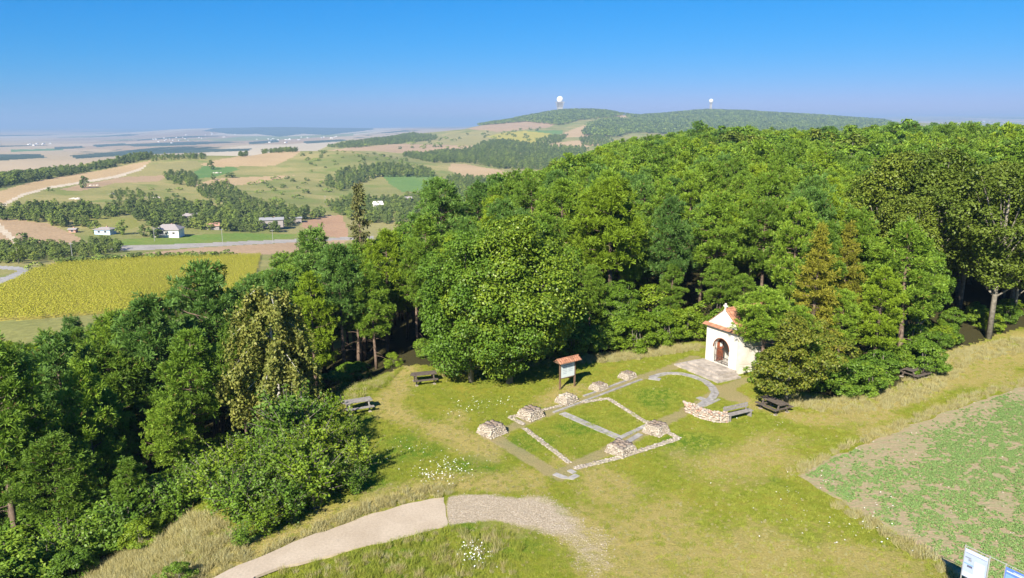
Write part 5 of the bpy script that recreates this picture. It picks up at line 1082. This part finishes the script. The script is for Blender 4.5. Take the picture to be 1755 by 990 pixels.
# ================================================================== SHRUBS, GRASS, FLOWERS
def shrub(px, py, h, label, key=None, wide=1.0, group=None, name='shrub'):
    x, y, _ = flat(px, py); return plant(key or 'shrub%d' % rnd.randrange(4), x, y, h, rnd.random() * 6.28, name, label, 'shrub', group, None, wide, ('stem', 'foliage'))
GRP = 'shrubs of the thicket above the road'
for px, py, h, k, w in ((620, 812, 3.0, 'shrub0', 1.1), (585, 835, 3.2, 'shrub1', 1.1), (540, 862, 3.0, 'hazel0', 1.1), (500, 885, 2.8, 'shrub2', 1.2), (455, 905, 2.6, 'shrub3', 1.2), (415, 925, 2.2, 'hazel1', 1.2), (590, 770, 3.2, 'shrub2', 1.1), (545, 800, 3.8, 'shrub3', 1.1), (500, 830, 3.6, 'shrub0', 1.2), (455, 850, 3.4, 'hazel0', 1.1), (410, 880, 2.8, 'shrub1', 1.2), (560, 755, 3.6, 'shrub1', 1.1), (500, 775, 4.0, 'shrub2', 1.1), (450, 800, 3.8, 'shrub0', 1.1), (405, 835, 3.4, 'shrub3', 1.1), (375, 850, 2.8, 'hazel1', 1.2), (610, 845, 1.8, 'shrub2', 1.2), (520, 740, 3.4, 'hazel0', 1.0), (470, 760, 3.4, 'shrub1', 1.1), (430, 770, 3.6, 'shrub2', 1.1), (395, 800, 3.4, 'hazel1', 1.1)):
    if (px * 7 + py) % 5 < 3: k = 'sprig%d' % ((px + py) % 3); h *= 1.15
    shrub(px, py, h * (.5 + .65 * rnd.random()), 'leafy shrub in the thicket between the road and the left pines', k, w, GRP)
for px_, py_ in ((-5, 915), (-30, 950), (10, 890), (-60, 985), (-25, 905)): shrub(px_, py_, 1.6 + .8 * rnd.random(), 'dark shrub in the shade at the bottom left corner', None, 1.3, 'shrubs at the bottom left corner')
shrub(300, 985, 1.25, 'small round dark green bush on the dry grass bank', 'shrub1', 1.1); shrub(217, 1003, 1.0, 'low dark bush at the bottom edge of the dry bank', 'shrub2', 1.1); shrub(105, 888, 2.0, 'dark shrub at the top left of the dry bank', 'shrub0', 1.2); shrub(232, 848, 1.8, 'green shrub at the upper edge of the dry bank', 'hazel0', 1.2)
# edge of the forest behind the lawn and along the track
ge = np.random.default_rng(15); EW = [Vector((*p, 0)) for p in EDGE_W]
def rim(i0, i1, off0, off1, spacing, h0, h1, kinds, label, group):
    for i in range(i0, i1):
        a, b = EW[i], EW[i + 1]; L = (b - a).length; d = (b - a).normalized(); nrm = Vector((-d.y, d.x, 0))
        for k in range(max(1, int(L / spacing))):
            p = a + d * (L * (k + ge.random()) / max(1, int(L / spacing))) + nrm * ge.uniform(off0, off1)
            if inpoly(np.array([p.x]), np.array([p.y]), CLEAR)[0]: continue
            if any((p.x - q[0]) ** 2 + (p.y - q[1]) ** 2 < 1.6 for q in HERO): continue
            if -.6 < (p - CL).x < 6.5 and abs((p - CL).y) < 4.6 and ((p - CL).dot(Vector((math.cos(CRZ), math.sin(CRZ), 0)))) < CWID + .9 and ((p - CL).dot(Vector((-math.sin(CRZ), math.cos(CRZ), 0)))) < 5.4: continue
            plant(kinds[ge.integers(len(kinds))], p.x, p.y, float(ge.uniform(h0, h1)), float(ge.random() * 6.28), 'shrub', label, 'shrub', group, None, float(ge.uniform(1, 1.3)), ('stem', 'foliage'))
rim(5, 10, .3, 3.5, 1.6, 1.2, 2.6, ['shrub0', 'shrub1', 'hazel0'], 'low shrub at the forest edge beside the birch', 'shrubs at the left forest edge')
rim(10, 13, 2.0, 6, 1.8, 1.5, 3.0, ['shrub0', 'shrub2', 'hazel1'], 'shrub in the shade behind the large green trees', 'shrubs behind the large green trees')
rim(12, 18, .2, 2.2, 1.2, 1.8, 3.4, ['shrub0', 'hazel0', 'hazel1', 'shrub3'], 'bright leafy shrub at the forest edge left of the chapel', 'shrubs left of the chapel')
rim(12, 18, 2.2, 6.0, 1.6, 3.6, 6.2, ['tree1', 'shrub2', 'hazel0', 'tree2'], 'tall bushy growth at the forest edge left of the chapel', 'tall bushes left of the chapel')
rim(18, 21, .4, 3, 1.1, 1.5, 3.2, ['shrub1', 'shrub2', 'shrub3'], 'dark shrub behind the chapel and small lawn tree', 'shrubs behind the chapel')
rim(20, 24, .1, 3.2, .9, 1.5, 3.0, ['shrub0', 'shrub1', 'shrub2', 'shrub3'], 'dense dark shrub below the larches on the right bank', 'shrubs below the larches')
rim(24, 27, .6, 5.0, 1.3, .9, 2.4, ['shrub0', 'hazel0', 'hazel1', 'shrub3'], 'light shrub under the tall trees beyond the dry track', 'shrubs along the dry track')
rim(0, 5, .5, 6.5, .75, .9, 2.3, ['shrub0', 'shrub1', 'shrub2'], 'dark shrub under the pines above the dry bank', 'shrubs under the left pines')
# undergrowth that closes the wood's foot on the slope at the lower left
gu = np.random.default_rng(61); X, Y = np.meshgrid(np.arange(-34, -8, 1.5), np.arange(22, 50, 1.5)); X = X.ravel() + gu.uniform(-.6, .6, X.size); Y = Y.ravel() + gu.uniform(-.6, .6, Y.size); q_ = project(X, Y, tz(X, Y)); ok_ = ~inpoly(X, Y, CLEAR) & (q_[0] > -60) & (q_[0] < 345) & (q_[1] > 790) & (polydist(X, Y, EDGE_W) > .8)
for x_, y_ in zip(X[ok_], Y[ok_]): plant(('shrub0', 'shrub2', 'sprig0', 'shrub3', 'sprig2')[gu.integers(5)], float(x_), float(y_), float(gu.uniform(1.5, 3.6)), float(gu.random() * 6.28), 'shrub', 'undergrowth shrub on the shady slope beneath the lower left pines', 'shrub', 'undergrowth below the lower left pines', None, 1.25, ('stem', 'foliage'))
print('undergrowth', int(ok_.sum()))
# dead branches: fan of bare limbs low on a left pine, and orange-dry pine branch tips stay in the needles
dbm = MB(); gx = np.random.default_rng(4)
for k in range(26):
    a = gx.uniform(-.5, 3.6); L = gx.uniform(.9, 2.2); e = (math.cos(a) * L, -abs(math.sin(a)) * L * .7, gx.uniform(-1.4, .5)); dbm.tube([(0, 0, 0), (e[0] * .5, e[1] * .5, e[2] * .35), e], [.05, .03, .008], 4, False)
dbm.build('dead_branch_fan', DEADWOOD, [o for o in bpy.data.objects if o.get('label', '').startswith('pine with a fan')][0], (0, -1.2, 7.2))
# grass: blades as tufts
def tuft_src(name, n, h, spread, lean, mat, seed, w=.02):
    g = np.random.default_rng(seed); V = []; 
    for k in range(n):
        a = g.random() * 6.283; r = spread * math.sqrt(g.random()); x, y = r * math.cos(a), r * math.sin(a); hh = h * g.uniform(.5, 1.1); b = g.random() * 6.283; lx, ly = g.normal() * lean * hh, g.normal() * lean * hh; cx_, sx_ = math.cos(b) * w, math.sin(b) * w
        V += [(x - cx_, y - sx_, 0), (x + cx_, y + sx_, 0), (x + lx, y + ly, hh)]
    o = bpy.data.objects.new('src_' + name, np_mesh(name, np.array(V), np.arange(len(V)).reshape(-1, 3), [mat])); SRC.objects.link(o); return o
GD = [tuft_src('dry_tuft%d' % i, 60, .55, .3, .45, LEAF['reed'], i, .018) for i in range(2)]; GG = [tuft_src('green_tuft%d' % i, 46, .17, .3, .5, LEAF['grass'], 10 + i, .016) for i in range(2)]; GT = [tuft_src('tall_tuft%d' % i, 60, .5, .3, .35, LEAF['grass'], 20 + i, .018) for i in range(2)]
gg = np.random.default_rng(33)
def lay(n, x0, x1, y0, y1): return gg.uniform(x0, x1, n), gg.uniform(y0, y1, n)
ROADW = lambda X, Y: inpoly(X, Y, ROAD) | inpoly(X, Y, CROP)
# short grass over the clearing
X, Y = lay(52000, -30, 48, 24, 68); d_ = np.hypot(X, Y); keep = inpoly(X, Y, CLEAR) & ~ROADW(X, Y) & (a_path(X, Y) < .4) & (a_gravel(X, Y) < .25) & (gg.random(len(X)) < np.clip(34 / d_, .3, 1))
dry = a_dry(X, Y) + wob(X, Y, 3) * .6; X, Y, dry = X[keep], Y[keep], dry[keep]; n = len(X)
var = np.where(gg.random(n) < np.clip(dry * 1.1 - .1, .04, .8), 2 + gg.integers(0, 2, n), gg.integers(0, 2, n)); sc = np.where(var > 1, gg.uniform(.1, .24, n), gg.uniform(.3, .8, n))
scatter('meadow_grass', 'short mown grass of the clearing, green and straw-coloured', 'grass', np.stack([X, Y, tz(X, Y)], 1), gg.random(n) * 6.28, sc, var, GG + GD); print('grass', n)
# tall dry grass: bank by the road, rim of the crop field, rim of the forest on the right
BANK = fl2([(-20, 1040), (20, 965), (65, 905), (180, 855), (322, 820), (380, 880), (430, 945), (360, 990), (250, 1050)])
X, Y = lay(90000, -34, 60, 20, 70); k = inpoly(X, Y, BANK) & (gg.random(len(X)) < .9)
de = polydist(X, Y, fl2([(430, 950), (560, 898), (640, 868), (700, 850), (760, 840)])); k |= (de < .45 + wob(X, Y, 2)) & ~ROADW(X, Y) & (gg.random(len(X)) < .5)
dc = polydist(X, Y, fl2([(1368, 812), (1420, 780), (1500, 749), (1600, 708), (1700, 674), (1800, 645), (2100, 580)])); k |= (dc < .5 + wob(X, Y, 3)) & ~inpoly(X, Y, CROP) & (gg.random(len(X)) < .4)
dt = polydist(X, Y, fl2([(1380, 690), (1440, 700), (1500, 690), (1560, 672), (1600, 640), (1640, 615), (1755, 590), (2000, 570)])); k |= (dt < 1.4 + wob(X, Y, 3)) & (gg.random(len(X)) < .4)
db = polydist(X, Y, fl2([(1000, 618), (1080, 612), (1150, 600), (1190, 596)])); k |= (db < .9) & (gg.random(len(X)) < .8)
dcl = polydist(X, Y, fl2([(1450, 872), (1540, 922), (1610, 968), (1660, 1010)])); k |= (dcl < .6) & ~inpoly(X, Y, CROP) & (gg.random(len(X)) < .6)
X, Y = X[k], Y[k]; n = len(X); scatter('tall_dry_grass', 'tall straw-coloured grass on banks and field margins', 'grass', np.stack([X, Y, tz(X, Y)], 1), gg.random(n) * 6.28, gg.uniform(.3, .85, n), gg.integers(0, 2, n), GD); print('dry', n)
# taller green grass: below the road, round the birch, verges
LOW = fl2([(440, 1010), (470, 978), (540, 962), (640, 940), (700, 924), (770, 908), (850, 905), (900, 930), (880, 1010)]); X, Y = lay(60000, -30, 40, 22, 62); k = inpoly(X, Y, LOW) & (gg.random(len(X)) < .5)
k |= inpoly(X, Y, fl2([(540, 690), (560, 655), (640, 632), (690, 622), (660, 660), (600, 690)])) & (gg.random(len(X)) < .8); k |= (polydist(X, Y, fl2([(760, 640), (930, 626), (1000, 612)])) < .7)
X, Y = X[k], Y[k]; n = len(X); scatter('tall_green_grass', 'uncut green grass below the road and at the wood edge', 'grass', np.stack([X, Y, tz(X, Y)], 1), gg.random(n) * 6.28, gg.uniform(.3, .75, n), np.where(gg.random(n) < .3, 2 + gg.integers(0, 2, n), gg.integers(0, 2, n)), GT + GD); print('tall green', n)
# young crop on the field
def crop_src(seed):
    g = np.random.default_rng(seed); k = 13; a = g.random(k) * 6.283; r = .17 * np.sqrt(g.random(k)); V, F = leaves(g, np.stack([r * np.cos(a), r * np.sin(a), g.uniform(.04, .16, k)], 1), unit(g.normal(size=(k, 3)) * .5 + [0, 0, 1]), .17)
    o = bpy.data.objects.new('src_crop', np_mesh('crop_plant', V, F, [LEAF['crop']])); SRC.objects.link(o); return o
X, Y = lay(190000, 14, 62, 24, 62); inn = inpoly(X, Y, CROP); e1 = polydist(X, Y, CROP + CROP[:1]); c_, s_ = math.cos(R(-52)), math.sin(R(-52)); ru, rv = X * c_ - Y * s_, X * s_ + Y * c_
dens = fbm(ru * .25, rv * 1.0, 3) + .35 * (fbm(X / 6, Y / 6, 2) - .37); k = inn & (e1 > .3) & (gg.random(len(X)) < np.clip((dens - .30 - .2 * (1 - sstep(.5, 3.5, e1))) * 3.2 + .62, .05, .97)) & (fbm(X * 2.3, Y * 2.3, 2) + gg.normal(size=len(X)) * .05 > .27)
X, Y = X[k], Y[k]; n = len(X); scatter('young_crop', 'patchy low green crop growing on the bare field at the right', 'crop', np.stack([X, Y, np.full(n, .03)], 1), gg.random(n) * 6.28, gg.uniform(.22, .55, n), gg.integers(0, 2, n), [crop_src(1), crop_src(2)]); print('crop', n)
# pale stones lying on the field
X, Y = lay(1500, 14, 60, 26, 60); k = inpoly(X, Y, CROP); X, Y = X[k], Y[k]; V, F = stones(np.stack([X, Y, np.full(len(X), .04)], 1), gg.uniform(.02, .065, len(X)), .7); tag(obj('field_stones', np_mesh('field_stones', V, F, [RUBBLE])), 'pale stones strewn over the bare crop field', 'stones', kind='stuff')
# gravel
X, Y = lay(24000, -6, 12, 22, 40); k = (a_gravel(X, Y) > .2) & (gg.random(len(X)) < a_gravel(X, Y)); X, Y = X[k][:1500], Y[k][:1500]; V, F = stones(np.stack([X, Y, np.full(len(X), .008)], 1), gg.uniform(.012, .032, len(X)), .6); tag(obj('gravel', np_mesh('gravel', V, F, [RUBBLE])), 'loose pale gravel where the road ends in the grass', 'gravel', kind='stuff')
# white flowers
FLW = plain('white_petals', (.75, .76, .68), .1, 8, .8, 0); fp = []
for px, py, n, sx, sy in ((765, 808, 150, 30, 12), (735, 822, 40, 14, 6), (815, 955, 90, 14, 10), (800, 705, 60, 22, 10), (840, 695, 30, 25, 8), (690, 770, 20, 25, 10), (1350, 870, 40, 50, 25), (1300, 730, 16, 40, 14), (1480, 900, 50, 50, 25)):
    for _ in range(n): fp.append(flat(px + gg.normal() * sx, py + gg.normal() * sy))
fp = np.array(fp); fp[:, 2] = tz(fp[:, 0], fp[:, 1]) + gg.uniform(.2, .4, len(fp)); V, F = leaves(gg, fp, unit(gg.normal(size=(len(fp), 3)) * .3 + [0, 0, 1]), .08); tag(obj('white_flowers', np_mesh('white_flowers', V, F, [FLW])), 'scattered small white wildflowers in the meadow grass', 'flowers', kind='stuff')
